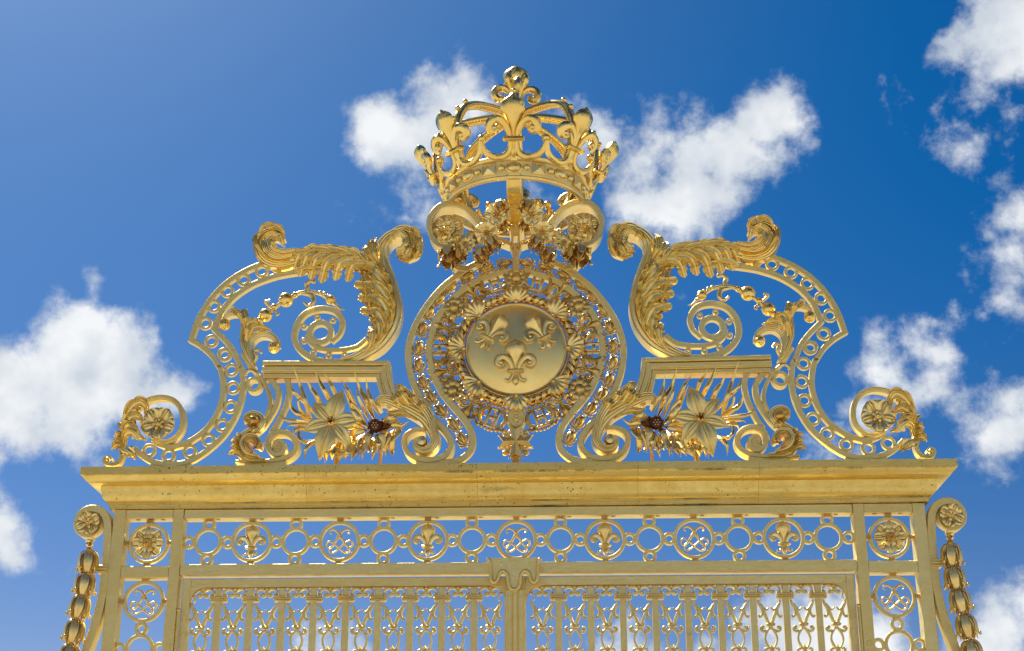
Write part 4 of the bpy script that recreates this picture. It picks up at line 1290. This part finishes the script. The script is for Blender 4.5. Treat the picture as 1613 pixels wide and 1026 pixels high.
def round_frame():
    t = thing('round_frame', 'round gilded frame of paired rails with bud chain and foot volutes', 'frame', (0, .03, CZ + .044))
    lo = [(448, 22), (390, 48), (340, 75), (240, 150), (160, 242), (100, 345), (70, 450), (78, 560), (112, 655), (170, 742)]
    left_o = tr(c3, lo, YC) + tr(c5, [(1285, 432), (1370, 510), (1420, 590), (1408, 655), (1350, 698), (1255, 706), (1170, 672), (1136, 605), (1152, 555), (1205, 525), (1262, 524)], YC)
    left_i = tr(c3, [(588, 82), (535, 86), (480, 98), (372, 142), (282, 212), (215, 292), (180, 382), (168, 472), (186, 562), (226, 650), (282, 722), (340, 790), (374, 860), (370, 925), (332, 968), (280, 988), (220, 996)], YC)
    buds = [((530, 38), 100), ((440, 58), 108), ((352, 100), 125), ((270, 148), 135), ((216, 206), 125), ((166, 270), 115), ((134, 350), 102), ((118, 440), 93), ((118, 520), 87), ((137, 602), 78), ((172, 670), 66), ((222, 735), 58), ((281, 800), 62), ((323, 872), 82)]
    for sx in (1, -1):
        m = lambda p: [(sx * x, z) for x, z in p]
        rail(t, 'outer_rail', m(left_o), [10] * 10 + [9.5] * 4 + [9, 9, 8.5, 8, 7.5, 7, 6], YC, [.03] * 9 + [.05, .08] + [.11] * 10)
        rail(t, 'inner_rail', m(left_i), 10, YC - .002 * sx - .003, .028)
        path = tr(c3, [q for q, a in buds], YC)
        for i, (x, z) in enumerate(path):
            a = path[max(0, i - 1)]; c = path[min(len(path) - 1, i + 1)]
            up = Vector((sx * (a[0] - c[0]), 0, a[1] - c[1]))
            if i < 3 and False:
                up = -up
            L_ = .094 if 0 < i else .090
            M = frame_mat((sx * x, YC + .03, z), Vector((up.z, 0, -up.x)), up, L_)
            o = put('bud', BUD, t, M)
            hh = bpy.data.objects.new('bud_hole_shade', BUDH); C.objects.link(hh); hh.parent = o
    # acanthus on both volutes
    for sx in (1, -1):
        def pl(pts, w, y0, y1=.04, mat='gold', name='leaf', sub=8):
            b = MB(); b.bar(cat([(sx * x, z) for x, z in tr(c5, pts, -.04)], sub), [v * SC for v in w], y0, y1, .003, section=fluted); part(name, b, mat, t, 60)
        def lf(pts, w, ys=(-.05, -.11, -.08), lobes=4):
            b = MB(); b.leaf(with_y([(sx * x, z) for x, z in cat(tr(c5, pts, -.04), 5)], list(ys)), w * SC, lobes, .3, .26, .14, .006, .5, .26, nv=8, power=1.05); part('leaf', b, 'gold', t, 55)
        pl([(1248, 600), (1228, 585), (1206, 602), (1214, 640), (1258, 658), (1305, 640), (1328, 595), (1312, 530), (1262, 462), (1180, 410), (1100, 375), (1035, 350), (995, 352), (980, 378), (998, 398)],
           [3, 4, 6, 8, 10, 12, 14, 17, 18, 17, 15, 13, 11, 8, 4], -.07, .06, name='volute_leaf')
        pl([(1320, 560), (1300, 470), (1252, 400), (1205, 360), (1165, 320), (1135, 285)], [8, 13, 15, 14, 12, 6], -.09)
        lf([(1200, 420), (1150, 360), (1118, 318), (1122, 280)], 17)
        lf([(1250, 430), (1210, 370), (1195, 335), (1200, 312)], 15)
        lf([(1290, 480), (1262, 420), (1240, 380), (1225, 350)], 14)
        lf([(1160, 410), (1110, 380), (1080, 345), (1060, 340)], 13)
        lf([(1230, 470), (1140, 440), (1080, 440), (1030, 420)], 14, (-.05, -.09, -.06))
        lf([(1180, 350), (1140, 310), (1110, 275), (1130, 262)], 13)
        b = MB(); x, z = tr(c5, [(1246, 600)], -.04)[0]; b.lathe([(.038, -.10), (.038, .0), (.03, .012), (.012, .016), (0, .018)], 20, (sx * x, -.06, z), 'Y'); part('volute_eye', b, 'gold', t)
        b = MB(); xf, zf = tr(c5, [(1290, 706)], YC)[0]; xf *= sx; b.box(xf - .09, xf + .09, YC + .006, YB, CZ + .0445, zf + .006, .003); part('foot_block', b, 'bar', t)
    b = MB()
    ya, yb = tr(c2, [(785, 365)], -.03)[0], tr(c2, [(785, 745)], -.03)[0]
    b.box(-.022, .022, -.035, .06, yb[1], (ya[1] + yb[1]) / 2, .005)
    for sx in (-1, 1):
        b.bar([(sx * .030, ya[1]), (sx * .020, (ya[1] * .4 + yb[1] * .6)), (sx * .014, (ya[1] + yb[1]) / 2 - .03)], .014, -.045, .02)
    part('keystone_spike', b, 'gold', t)
    return t
round_frame()

# ------------------------------------------------------------------ medallion
def medallion():
    cx, cz = tr(c3, [(585, 447)], -.03)[0]
    cx = 0.004
    rx = .346
    z_hi, z_lo = tr(c3, [(585, 236)], -.05)[0][1], tr(c3, [(585, 662)], -.05)[0][1]
    rz, cz = (z_hi - z_lo) / 2, (z_hi + z_lo) / 2
    k = rz / rx
    t = thing('shield_medallion', 'domed gilded disc with three lilies in a shell wreath', 'medallion', (cx, 0, cz))
    def sq(me_mb):                            # squash to the disc's oval
        me_mb.v = [(x, y, cz + (z - cz) * k) for x, y, z in me_mb.v]
        return me_mb
    dome = [(r * rx, .115 * (math.sqrt(max(0, 1 - (r * .82) ** 2)) - .57) + .02) for r in [0.999, .97, .9, .8, .7, .6, .5, .4, .3, .2, .1, .0]]
    b = MB(); b.lathe([(rx, -.06)] + dome, 64, (cx, 0, cz), 'Y'); part('disc', sq(b), 'disc', t, 50)
    b = MB(); b.lathe([(rx * .985, -.05), (rx * 1.035, -.045), (rx * 1.045, .015), (rx * 1.02, .03), (rx * .99, .028), (rx * .98, .0)], 64, (cx, 0, cz), 'Y'); part('disc_rim', sq(b), 'gold', t, 50)
    def ydome(x, z):
        q = math.hypot(x - cx, (z - cz) / k) / rx
        return -(.115 * (math.sqrt(max(0, 1 - (min(q, 1) * .82) ** 2)) - .57) + .02)
    for tip, tail in (((580, 402), (580, 618)), ((527, 280), (412, 443)), ((643, 280), (748, 440))):
        a, c = tr(c3, [tail], -.09)[0], tr(c3, [tip], -.09)[0]
        up = Vector((c[0] - a[0], 0, c[1] - a[1]))
        L_ = up.length
        ya, yc_ = ydome(*a) + .004, ydome(*c) + .004
        ym = ydome((a[0] + c[0]) / 2, (a[1] + c[1]) / 2)
        upv = Vector((c[0] - a[0], yc_ - ya, c[1] - a[1]))
        xa = Vector((up.z, 0, -up.x)).normalized()
        n_out = (ydome((a[0] + c[0]) / 2 + xa.x * .05, (a[1] + c[1]) / 2 + xa.z * .05) - ydome((a[0] + c[0]) / 2 - xa.x * .05, (a[1] + c[1]) / 2 - xa.z * .05)) / .10
        xa = xa + Vector((0, n_out, 0))
        put('fleur_de_lis', FLEUR, t, frame_mat((a[0], min(ya, ym * .5 + ya * .5) - .006, a[1]), xa, upv, L_))
    # wreath: three cords bound by bands
    for rr_, r_, y in ((1.10, .014, -.012), (1.17, .016, -.030), (1.24, .014, -.012), (1.17, .014, .03)):
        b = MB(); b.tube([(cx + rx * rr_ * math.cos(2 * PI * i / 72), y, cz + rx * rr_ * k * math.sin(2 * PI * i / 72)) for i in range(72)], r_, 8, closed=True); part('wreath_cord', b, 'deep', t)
    bm_ = MB()
    rrs = []
    for i in range(9):
        u = i / 8
        a = PI * u
        r0 = rx * (1.17 - .105 * math.cos(a))
        y = -.014 - .052 * math.sin(a)
        w = .0145
        sk = (u - .5) * .06
        rrs.append([(sk - w, y, r0), (sk + w, y, r0), (sk + w, y + .008, r0), (sk - w, y + .008, r0)])
    bm_.rings(rrs)
    BANDM = bm_.mesh('wreath_band', 'gold', 50)
    sh = MB()
    rows = []
    nr, na = 8, 28
    for i in range(nr + 1):
        u = i / nr
        row = []
        for j in range(na + 1):
            v = -1 + 2 * j / na
            rid = math.cos(v * PI * 7)
            rad = u * (1 + .05 * rid) * (.98 - .12 * v * v)
            a = v * 1.25
            row.append((rad * math.sin(a) * .98, -.16 - .38 * math.sin(u * PI * .72) - .055 * rid * u, rad * math.cos(a) * 1.02 - .08))
        rows.append(row)
    front = [p for r in rows for p in r]
    back = [(x * .98, y + .12, z * .98) for x, y, z in front]
    nvx = na + 1
    fsx = []
    off = len(front)
    for i in range(nr):
        for j in range(na):
            q = (i * nvx + j, i * nvx + j + 1, (i + 1) * nvx + j + 1, (i + 1) * nvx + j)
            fsx.append(q)
            fsx.append(tuple(off + z for z in q[::-1]))
    for j in range(na):
        fsx.append((nr * nvx + j, nr * nvx + j + 1, off + nr * nvx + j + 1, off + nr * nvx + j))
    for i in range(nr):
        for e in (0, na):
            fsx.append((i * nvx + e, (i + 1) * nvx + e, off + (i + 1) * nvx + e, off + i * nvx + e))
    sh.add(front + back, fsx)
    sh.ball((0, -.28, .0), .12, 10, 6)
    SHELL = sh.mesh('shell', 'gold', 60)
    for i in range(8):
        a = PI / 2 + i * PI / 4
        r0 = rx * 1.05
        o = (cx + r0 * math.cos(a), -.012, cz + r0 * k * math.sin(a))
        put('shell', SHELL, t, rot_y(o, a, .122))
        for q in range(1, 6):
            aa = a + q * PI / 4 / 6 + .0
            M = Matrix.Translation((cx, 0, cz)) @ Matrix.Diagonal((1, 1, k, 1)) @ Matrix.Rotation(-(aa - PI / 2), 4, 'Y')
            put('wreath_band', BANDM, t, M)
    for a in (R(45), R(135), R(225), R(315), 0, PI):
        b = MB(); b.bar([(cx + rx * 1.0 * math.cos(a), cz + rx * k * math.sin(a)), (cx + rx * 1.62 * math.cos(a), cz + rx * 1.62 * k * math.sin(a))], .016, .035, .06); part('back_strut', b, 'deep', t)
    return t, (cx, cz, rx, rz)
med, MED = medallion()

# ------------------------------------------------------------------ collar of linked badges round the medallion
def collar():
    cx, cz, rx, rz = MED
    t = thing('badge_collar', 'collar of small openwork badges linked round the medallion', 'chain', (cx, .02, cz))
    rnd = random.Random(3)
    def flame_link():
        b = fleur_mb(); b.v = [(x * .92, y, z * .92 - .44) for x, y, z in b.v]
        for kx in range(8):
            a = kx * PI / 4 + PI / 8
            for s in (-1, 1):
                p = cat([(math.cos(a) * .30, .05, math.sin(a) * .30), (math.cos(a + s * .22) * .46, .0, math.sin(a + s * .22) * .46), (math.cos(a + s * .05) * .62, -.04, math.sin(a + s * .05) * .62)], 3)
                b.tube(p, [.09, .08, .015], 5)
        return b.mesh('badge', 'aged', 55)
    def h_link():
        b = MB()
        for s in (-1, 1):
            b.box(s * .17 - .045, s * .17 + .045, -.10, .04, -.34, .34, .01)
            b.tube(cat([(s * .24, -.05, -.3), (s * .42, -.08, -.22), (s * .50, -.08, .0), (s * .42, -.06, .22), (s * .26, -.04, .28)], 4), [.05, .08, .09, .08, .05], 6)
            b.tube(cat([(s * .3, -.05, .3), (s * .45, -.08, .42), (s * .56, -.08, .3)], 4), [.05, .07, .04], 6)
            b.tube(cat([(s * .3, -.05, -.3), (s * .45, -.08, -.44), (s * .56, -.08, -.34)], 4), [.05, .07, .04], 6)
        b.box(-.17, .17, -.085, .03, -.06, .06, .01)
        for q in (-.28, -.14, 0, .14, .28):
            b.ball((q, -.05, .42 + .06 * math.cos(q * 5)), .07, 6, 5)
            b.ball((q, -.05, -.42 - .06 * math.cos(q * 5)), .07, 6, 5)
        b.box(-.34, .34, -.09, .02, .30, .37, .01)
        b.box(-.34, .34, -.09, .02, -.37, -.30, .01)
        return b.mesh('badge', 'aged', 55)
    def trophy_link():
        b = MB()
        b.ball((0, -.1, .02), .20, 10, 8, (1, .8, 1.1))
        for kx in range(9):
            a = kx * 2 * PI / 9 + .2
            l = .60 if kx % 2 else .50
            p = cat([(0, -.05, 0), (math.cos(a) * .32, -.14, math.sin(a) * .32), (math.cos(a) * l, -.02, math.sin(a) * l)], 4)
            b.leaf(p, .24, 3, .3, .3, .1, .05, .3, .1, nv=3)
            b.ball((math.cos(a + .35) * .40, -.08, math.sin(a + .35) * .40), .06, 6, 4)
        return b.mesh('badge', 'aged', 55)
    LINK = {'f': flame_link(), 'h': h_link(), 't': trophy_link()}
    LM = MB(); LM.ring(0, 0, .30, .14, -.05, .05, 12, 1.0, .02); LM.tube([(-.62, 0, 0), (.62, 0, 0)], .07, 6); LM = LM.mesh('chain_link', 'deep')
    left = [((588, 118), 't'), ((480, 134), 'h'), ((376, 186), 'f'), ((290, 258), 't'), ((236, 350), 'f'), ((216, 455), 'h'), ((234, 560), 'f'), ((284, 650), 't'), ((364, 726), 'f'), ((470, 778), 'h')]
    path = tr(c3, [q for q, _ in left], -.01)
    for sx in (1, -1):
        for i, ((x, z), (_, kind)) in enumerate(zip(path, left)):
            if sx == -1 and i == 0:
                continue
            x0 = cx + sx * (x - cx) if i else cx
            a = math.atan2(z - cz, x0 - cx)
            put('badge', LINK[kind], t, rot_y((x0, .0, z), a, .186))
            if i + 1 < len(path):
                x2, z2 = path[i + 1]; x2 = cx + sx * (x2 - cx)
                am = math.atan2((z2 - z), (x2 - x0))
                put('chain_link', LM, t, rot_y(((x0 + x2) / 2, .02, (z + z2) / 2), am + PI / 2, .062))
            b = MB(); b.bar([(cx + (x0 - cx) * .86, cz + (z - cz) * .86), (cx + (x0 - cx) * 1.16, cz + (z - cz) * 1.16)], .012, .03, .05); part('fixing_pin', b, 'deep', t)
    return t
collar()

def star_pendant():
    x, z = tr(z3, [(537, 435)], -.02)[0]
    t = thing('star_pendant', 'oval medal and eight-pointed star hanging under the medallion', 'pendant', (x, 0, CZ + .044))
    b = MB(); b.lathe([(.062, -.09), (.062, .0), (.054, .008), (.048, .002), (.0, .004)], 32, (x, -.03, z), 'Y'); b.v = [(p, q, z + (r - z) * 1.2) for p, q, r in b.v]
    o = part('medal', b, 'bar', t, 30)
    b = MB(); rnd = random.Random(2)
    for dx, dz, r in ((0, .012, .012), (0, -.010, .016), (-.012, -.03, .008), (.010, -.034, .008), (-.018, .0, .007), (.019, .006, .007), (0, .036, .009), (-.024, .028, .007), (.024, .026, .007), (-.03, -.014, .007), (.03, -.016, .007), (0, -.05, .008), (.014, .05, .006), (-.014, .05, .006)):
        b.ball((x + dx, -.036, z + dz * 1.1), r, 8, 5, (1, .6, 1.2))
    part('medal_relief', b, 'bar', o)
    sx_, sz_ = tr(z3, [(530, 710)], -.03)[0]
    b = MB()
    for kx in range(4):
        a = PI / 2 + kx * PI / 2
        for s in (-1, 1):
            c, d = math.cos(a), math.sin(a)
            tip1 = (sx_ + c * .115 - d * s * .045, sz_ + d * .115 + c * s * .045)
            notch = (sx_ + c * .085, sz_ + d * .085)
            inn = (sx_ + c * .018 - d * s * .018, sz_ + d * .018 + c * s * .018)
            tri = [(sx_, -.075, sz_), (inn[0], -.045, inn[1]), (tip1[0], -.05, tip1[1]), (notch[0], -.062, notch[1])]
            bk = [(p[0], -.02, p[2]) for p in tri]
            b.add(tri + bk, [(0, 1, 2, 3), (4, 5, 6, 7), (0, 1, 5, 4), (1, 2, 6, 5), (2, 3, 7, 6), (3, 0, 4, 7)])
            b.ball((tip1[0], -.05, tip1[1]), .008, 8, 5)
    part('star', b, 'gold', t, 20)
    for kx in range(4):
        a = PI / 4 + kx * PI / 2
        put('fleur_de_lis', FLEUR, t, rot_y((sx_ + math.cos(a) * .03, -.02, sz_ + math.sin(a) * .03), a, .095))
    for kx in range(8):
        a = PI / 8 + kx * PI / 4
        b = MB(); b.tube([(sx_ + math.cos(a) * .05, -.01, sz_ + math.sin(a) * .05), (sx_ + math.cos(a) * .115, -.02, sz_ + math.sin(a) * .115)], [.012, .004], 6); part('ray', b, 'deep', t)
    b = MB(); b.box(sx_ - .026, sx_ + .026, -.015, .06, CZ + .0445, z - .04, .004); part('post', b, 'deep', t)
    return t
star_pendant()

# ------------------------------------------------------------------ crown
AX, AY = 0.004, 0.02                          # crown axis
ZB0, ZB1 = 6.352, 6.508                       # band, bottom and top
def cyl(r, az, z):
    """Point at radius r, azimuth az (0 = towards the viewer, positive to the right)."""
    return Vector((AX + r * math.sin(az), AY - r * math.cos(az), z))
def strap3(b, path, side, w, th, bev=.25):
    """Strap along a 3-D path with a fixed sideways direction."""
    pts = [Vector(p) for p in path]
    n = len(pts)
    ws, ts = lerp_list(w, n), lerp_list(th, n)
    s = Vector(side).normalized()
    rr = []
    for i in range(n):
        T = (pts[min(n - 1, i + 1)] - pts[max(0, i - 1)]).normalized()
        nn = T.cross(s).normalized()
        a, t_ = ws[i] / 2, ts[i] / 2
        e = min(a, t_) * bev
        rr.append([pts[i] + s * u + nn * v for u, v in ((-a, -t_ + e), (-a + e, -t_), (a - e, -t_), (a, -t_ + e), (a, t_ - e), (a - e, t_), (-a + e, t_), (-a, t_ - e))])
    return b.rings(rr)
def crown():
    t = thing('crown', 'gilded royal crown of lilies and arches at the top of the gate', 'crown', (AX, AY, ZB0))
    # jewelled band
    prof = [(.474, ZB0), (.482, ZB0 - .006), (.500, ZB0 - .002), (.506, ZB0 + .014), (.498, ZB0 + .026), (.500, ZB0 + .032), (.506, ZB0 + .080), (.514, ZB0 + .126), (.526, ZB0 + .132), (.536, ZB0 + .142),
            (.538, ZB0 + .154), (.528, ZB0 + .164), (.512, ZB0 + .160), (.500, ZB0 + .13), (.484, ZB0 + .06)]
    n = 72
    b = MB(); b.rings([[tuple(cyl(r, 2 * PI * i / n, z)) for r, z in prof] for i in range(n)], closed=True)
    band = part('band', b, 'gold', t, 40)
    def gem(kind):
        b = MB()
        if kind == 'oval':
            b.lathe([(.044, -.01), (.044, .006), (.038, .010), (.035, .006), (.032, .014), (.018, .022), (0, .024)], 20, (0, 0, 0), 'Y'); b.v = [(x * 1.36, y * 1.3, z * .93) for x, y, z in b.v]
        elif kind == 'square':
            b.rings([[(x * s, y, z * s * .86) for x, z in ((-1, -1), (1, -1), (1, 1), (-1, 1))] for s, y in ((.050, .01), (.050, -.012), (.044, -.014), (.042, -.010), (.005, -.030))])
        else:
            b.ball((0, -.004, 0), .026, 12, 8)
        return b.mesh('gem', 'gold', 25 if kind == 'square' else 45)
    GEM = {k: gem(k) for k in ('oval', 'square', 'bead')}
    for i in range(36):
        az = i * PI / 18
        kind = 'bead' if i % 2 else ('oval' if i % 4 == 0 else 'square')
        out = Vector((math.sin(az), -math.cos(az), 0)); xa = Vector((math.cos(az), math.sin(az), 0))
        put('gem', GEM[kind], band, frame_mat(cyl(.508, az, ZB0 + .080), xa, Vector((0, 0, 1)) + out * .09, 1.0))
    # eight lilies on the rim, leaning outwards
    fl = fleur_mb(True)
    for s in (-1, 1):
        fl.tube(cat([(s * .05, -.03, .26), (s * .06, -.02, .14), (s * .12, -.02, .05), (s * .23, -.02, .01), (s * .35, -.02, .03), (s * .45, -.02, .10), (s * .50, -.02, .20), (s * .52, -.02, .26)], 4), [.035, .045, .052, .055, .052, .048, .042, .036], 8, .85)
    fl.v = [(x, y + .34 * x * x, z) for x, y, z in fl.v]
    FC = fl.mesh('fleur_de_lis', 'bright', 45)
    BALL = MB(); BALL.ball((0, 0, 0), .030, 12, 8); BALL.lathe([(.012, -.045), (.022, -.034), (.016, -.022)], 10); BALL = BALL.mesh('pearl', 'bright')
    for i in range(8):
        az = i * PI / 4
        out = Vector((math.sin(az), -math.cos(az), 0)); xa = Vector((math.cos(az), math.sin(az), 0))
        up = out * .188 + Vector((0, 0, .37))
        put('fleur_de_lis', FC, t, frame_mat(cyl(.532, az, ZB1 - .012), xa, up, .445))
        a2 = az + PI / 8
        put('pearl', BALL, t, loc=cyl(.585, a2, ZB1 + .135))
    # eight arches with pearls
    ap = cat([(.500, 6.49), (.560, 6.62), (.585, 6.76), (.570, 6.88), (.515, 6.985), (.420, 7.045), (.300, 7.078), (.160, 7.098), (.02, 7.10)], 5)
    PRL = MB(); PRL.ball((0, 0, 0), .020, 10, 7); PRL = PRL.mesh('pearl', 'bright')
    for i in range(8):
        az = i * PI / 4
        b = MB(); strap3(b, [cyl(r, az, z) for r, z in ap], (math.cos(az), math.sin(az), 0), .072, .056, .62)
        a = part('arch', b, 'bright', t, 60)
        for j in (14, 18, 22):
            r0, z0 = ap[j - 1]; r1, z1 = ap[j + 1]
            l = math.hypot(r1 - r0, z1 - z0); nr, nz = -(z1 - z0) / l, (r1 - r0) / l
            put('pearl', PRL, a, loc=cyl(ap[j][0] - nr * .036, az, ap[j][1] - nz * .036))
    # finial lily
    c = (AX, AY, 0)
    b = MB(); b.lathe([(.03, 7.06), (.085, 7.085), (.09, 7.11), (.05, 7.14), (.045, 7.18), (.068, 7.195), (.070, 7.215), (.045, 7.23), (.035, 7.25)], 20, c); part('finial_base', b, 'bright', t)
    b = MB(); b.lathe([(.040, 7.23), (.036, 7.29), (.050, 7.345), (.080, 7.395), (.094, 7.435), (.088, 7.475), (.060, 7.505), (.022, 7.522), (.008, 7.535), (.006, 7.552)], 24, c, wob=lambda a: 1 + .07 * math.cos(4 * a)); part('finial_bulb', b, 'bright', t, 50)
    for i in range(4):
        az = i * PI / 2 + .12
        b = MB(); b.tube(cat([cyl(.03, az, 7.24), cyl(.05, az, 7.31), cyl(.095, az, 7.345), cyl(.140, az, 7.335), cyl(.160, az, 7.29), cyl(.140, az, 7.252), cyl(.105, az, 7.258), cyl(.100, az, 7.285)], 4), [.016, .022, .028, .032, .034, .030, .024, .014], 9); part('finial_curl', b, 'bright', t)
        b = MB(); az += PI / 4; b.tube(cat([cyl(.03, az, 7.26), cyl(.060, az, 7.34), cyl(.090, az, 7.39), cyl(.085, az, 7.43), cyl(.06, az, 7.455)], 4), [.01, .022, .030, .022, .004], 8); part('finial_petal', b, 'bright', t)
    return t
crown()

# ------------------------------------------------------------------ scrolls carrying the crown
def crown_stand():
    t = thing('crown_stand', 'pair of broad scrolls and consoles carrying the crown above the round frame', 'stand', (0, .03, 5.95))
    for sx in (-1, 1):
        m = lambda pts, Y=-.02: [(-sx * x, z) for x, z in tr(c2, pts, Y)]
        b = MB(); b.bar(cat(m([(545, 470), (500, 410), (440, 345), (370, 308), (310, 300), (240, 318), (182, 382), (166, 455), (188, 535), (240, 590), (300, 602)]), 7), .026, -.09, .07, .005); part('side_scroll', b, 'gold', t)
        b = MB(); b.bar(cat(m([(545, 470), (500, 410), (440, 345), (370, 308), (310, 300), (240, 318), (182, 382), (166, 455), (188, 535), (240, 590), (300, 602)]), 7), .040, -.096, -.078, .005); part('scroll_edge', b, 'bar', t)
        b = MB(); b.bar(cat(m([(250, 590), (310, 660), (360, 720), (430, 735)]), 5), .045, -.03, .08); part('strut', b, 'bar', t)
        b = MB(); b.bar(cat(m([(500, 410), (560, 470), (640, 520), (740, 560)]), 5), .035, -.03, .08)
        b.bar(cat(m([(740, 560), (768, 640), (775, 740)]), 5), .03, -.02, .07); part('strut', b, 'gold', t)
        x, z = m([(285, 432)], -.09)[0]
        b = MB(); b.lathe([(.118, -.02), (.118, .0), (.10, .004), (0, .002)], 32, (x, -.03, z), 'Y'); part('rosette_plate', b, 'gold', t)
        rosette(t, (x, -.035, z), .108, [(PET_WIDE, 6, .3, 1.0, .0), (PET_POPPY, 5, .6, .60, .02)], boss='round')
        # rear consoles under the band
        az = sx * R(140)
        b = MB(); strap3(b, cat([tuple(cyl(r, az, z_)) for r, z_ in ((.475, 6.40), (.46, 6.34), (.37, 6.285), (.24, 6.262), (.14, 6.27), (.10, 6.31), (.13, 6.345), (.17, 6.325))], 6), (math.cos(az), math.sin(az), 0), .07, .022); part('rear_console', b, 'gold', t)
    for az, w in ((0, .100), (PI, .10)):
        b = MB()
        pth = cat([tuple(cyl(r, az, z_)) for r, z_ in ((.478, 6.39), (.470, 6.345), (.41, 6.285), (.28, 6.245), (.12, 6.23), (.04, 6.225))], 6)
        sd = (math.cos(az), math.sin(az), 0)
        strap3(b, pth, sd, w, .03)
        part('console', b, 'bright' if az == 0 else 'gold', t)
        b = MB()
        for s in (-1, 1):
            strap3(b, [Vector(p) + Vector((s * w * .46, 0, -.004)) for p in pth], sd, .014, .046)
        part('console_edge', b, 'gold', t)
    b = MB(); za = tr(c2, [(785, 360)], -.03)[0][1]; b.box(-.062, .070, -.04, .08, za - .02, 6.235, .006); part('console_block', b, 'gold', t)
    b = MB(); b.box(-.022, .030, -.036, .06, za - .16, za - .02, .004); part('console_neck', b, 'gold', t)
    return t
crown_stand()

# ------------------------------------------------------------------ garlands
def garland():
    rnd = random.Random(11)
    t = thing('flower_garland', 'left garland of gilded bells and daisies swagged below the crown', 'garland', (P(740, 390, -.15).x, -.15, P(740, 430, -.15).z), 'crown garlands')
    cord = [((1120, 60), -.36), ((1050, 180), -.33), ((960, 330), -.28), ((840, 480), -.24), ((660, 620), -.21), ((500, 620), -.19), ((400, 520), -.17), ((350, 410), -.13)]
    cp = [(tr(z5, [q], y)[0], y) for q, y in cord]
    b = MB(); b.tube(cat([(p[0], y + .03, p[1]) for p, y in cp], 5), .016, 8)
    p1 = [tr(z5, [q], -.16)[0] for q in ((400, 560), (430, 700), (440, 860))]
    b.tube(cat([(x, -.13, z) for x, z in p1], 5), .014, 8); part('cord', b, 'deep', t)
    def bell(q, y, d, s):
        x, z = tr(z5, [q], y)[0]
        up = -Vector(d).normalized()
        xa = Vector((1, .3, 0)).cross(up)
        if xa.length < .1:
            xa = Vector((1, 0, 0))
        xa = up.cross(Vector((0, 1, 0))) if abs(up.y) < .9 else Vector((1, 0, 0))
        o = put('bell_flower', HUSK, t, frame_mat((x, y, z), xa, up, s))
        for k in range(5):
            for nm, me, ph in (('petal', HPET, 0), ('stamen', HBUD, .5)):
                c = bpy.data.objects.new(nm, me); C.objects.link(c); c.parent = o
                c.rotation_euler = (0, 0, (k + ph) * 2 * PI / 5 + .4)
    def blossom(q, y, d, r, kinds):
        """Open flower facing direction d."""
        x, z = tr(z5, [q], y)[0]
        d = Vector(d).normalized()
        zx = Vector((0, 0, 1)) - d * d.z
        zx.normalize()
        xx = zx.cross(d) * -1
        b = MB()
        for k in range(9):
            a = k * 2 * PI / 8
            rr_ = r * (.17 if k < 8 else 0)
            b.ball(tuple(Vector((x, y, z)) + d * (r * .22) + (xx * math.cos(a) + zx * math.sin(a)) * rr_), r * .085, 7, 5)
        b.tube([tuple(Vector((x, y, z)) - d * (r * .7)), tuple(Vector((x, y, z)) - d * (r * .2)), tuple(Vector((x, y, z)) + d * (r * .16))], [r * .10, r * .34, r * .28], 10)
        o = part('blossom', b, 'deep', t)
        for me, n, ph, sc, fw in kinds:
            for k in range(n):
                a = ph + 2 * PI * k / n
                zl = xx * math.cos(a) + zx * math.sin(a)
                put('petal', me, o, frame_mat(Vector((x, y, z)) + d * (fw - .006), zl.cross(-d) * -1, zl, r * sc))
    PT = [(PET_POPPY, 5, .3, 1.0, .0), (PET_WIDE, 5, .9, .72, .014)]
    DS = [(PET_THIN, 11, .1, 1.0, .0), (PET_THIN, 9, .45, .74, .014)]
    bell((1095, 70), -.37, (.1, -.5, -1), .7)
    blossom((1040, 250), -.34, (-.45, -1, -.35), .085, PT)
    blossom((915, 490), -.29, (-.2, -1, -.5), .088, PT)
    bell((960, 560), -.27, (.35, -.5, -1), .75)
    blossom((635, 640), -.25, (-.5, -1, -.1), .080, DS)
    blossom((735, 560), -.22, (.3, -1, .2), .070, DS)
    blossom((345, 545), -.21, (-.25, -1, -.3), .055, PT)
    blossom((465, 655), -.22, (.1, -1, -.25), .055, PT)
    bell((425, 720), -.20, (.0, -.75, -1), 1.05)
    bell((800, 720), -.22, (.4, -.6, -1), .75)
    bell((510, 760), -.20, (.5, -.6, -1), .6)
    bell((1120, 330), -.28, (.3, -.6, -1), .6)
    for q, y, r in (((350, 540), -.22, .026), ((455, 650), -.23, .027), ((300, 755), -.2, .014), ((945, 400), -.32, .012), ((970, 680), -.26, .011), ((820, 600), -.27, .012)):
        x, z = tr(z5, [q], y)[0]
        b = MB(); b.ball((x, y, z), r, 12, 8, (1, 1, 1.2)); part('bud', b, 'bright', t)
    for p, w in (([(700, 700), (740, 800), (800, 850)], 11), ([(640, 740), (690, 800), (700, 870)], 10), ([(760, 640), (840, 700), (890, 780)], 12), ([(600, 700), (580, 780), (630, 860)], 8), ([(400, 600), (300, 640), (280, 680)], 8),
                 ([(480, 600), (540, 700), (560, 800)], 9), ([(880, 400), (820, 380), (770, 420)], 10), ([(1060, 400), (1100, 440), (1060, 500)], 9), ([(940, 620), (990, 640), (970, 690)], 7), ([(560, 860), (600, 900), (630, 860)], 5), ([(1120, 200), (1160, 260), (1150, 340)], 9), ([(430, 560), (380, 600), (330, 640)], 10)):
        leaf(t, z5, p, w, (-.18, -.26, -.22), 'bright' if rnd.random() < .5 else 'gold', lobes=3)
    return t
ga = garland()
mirrored(ga, 'right garland of gilded bells and daisies swagged below the crown')
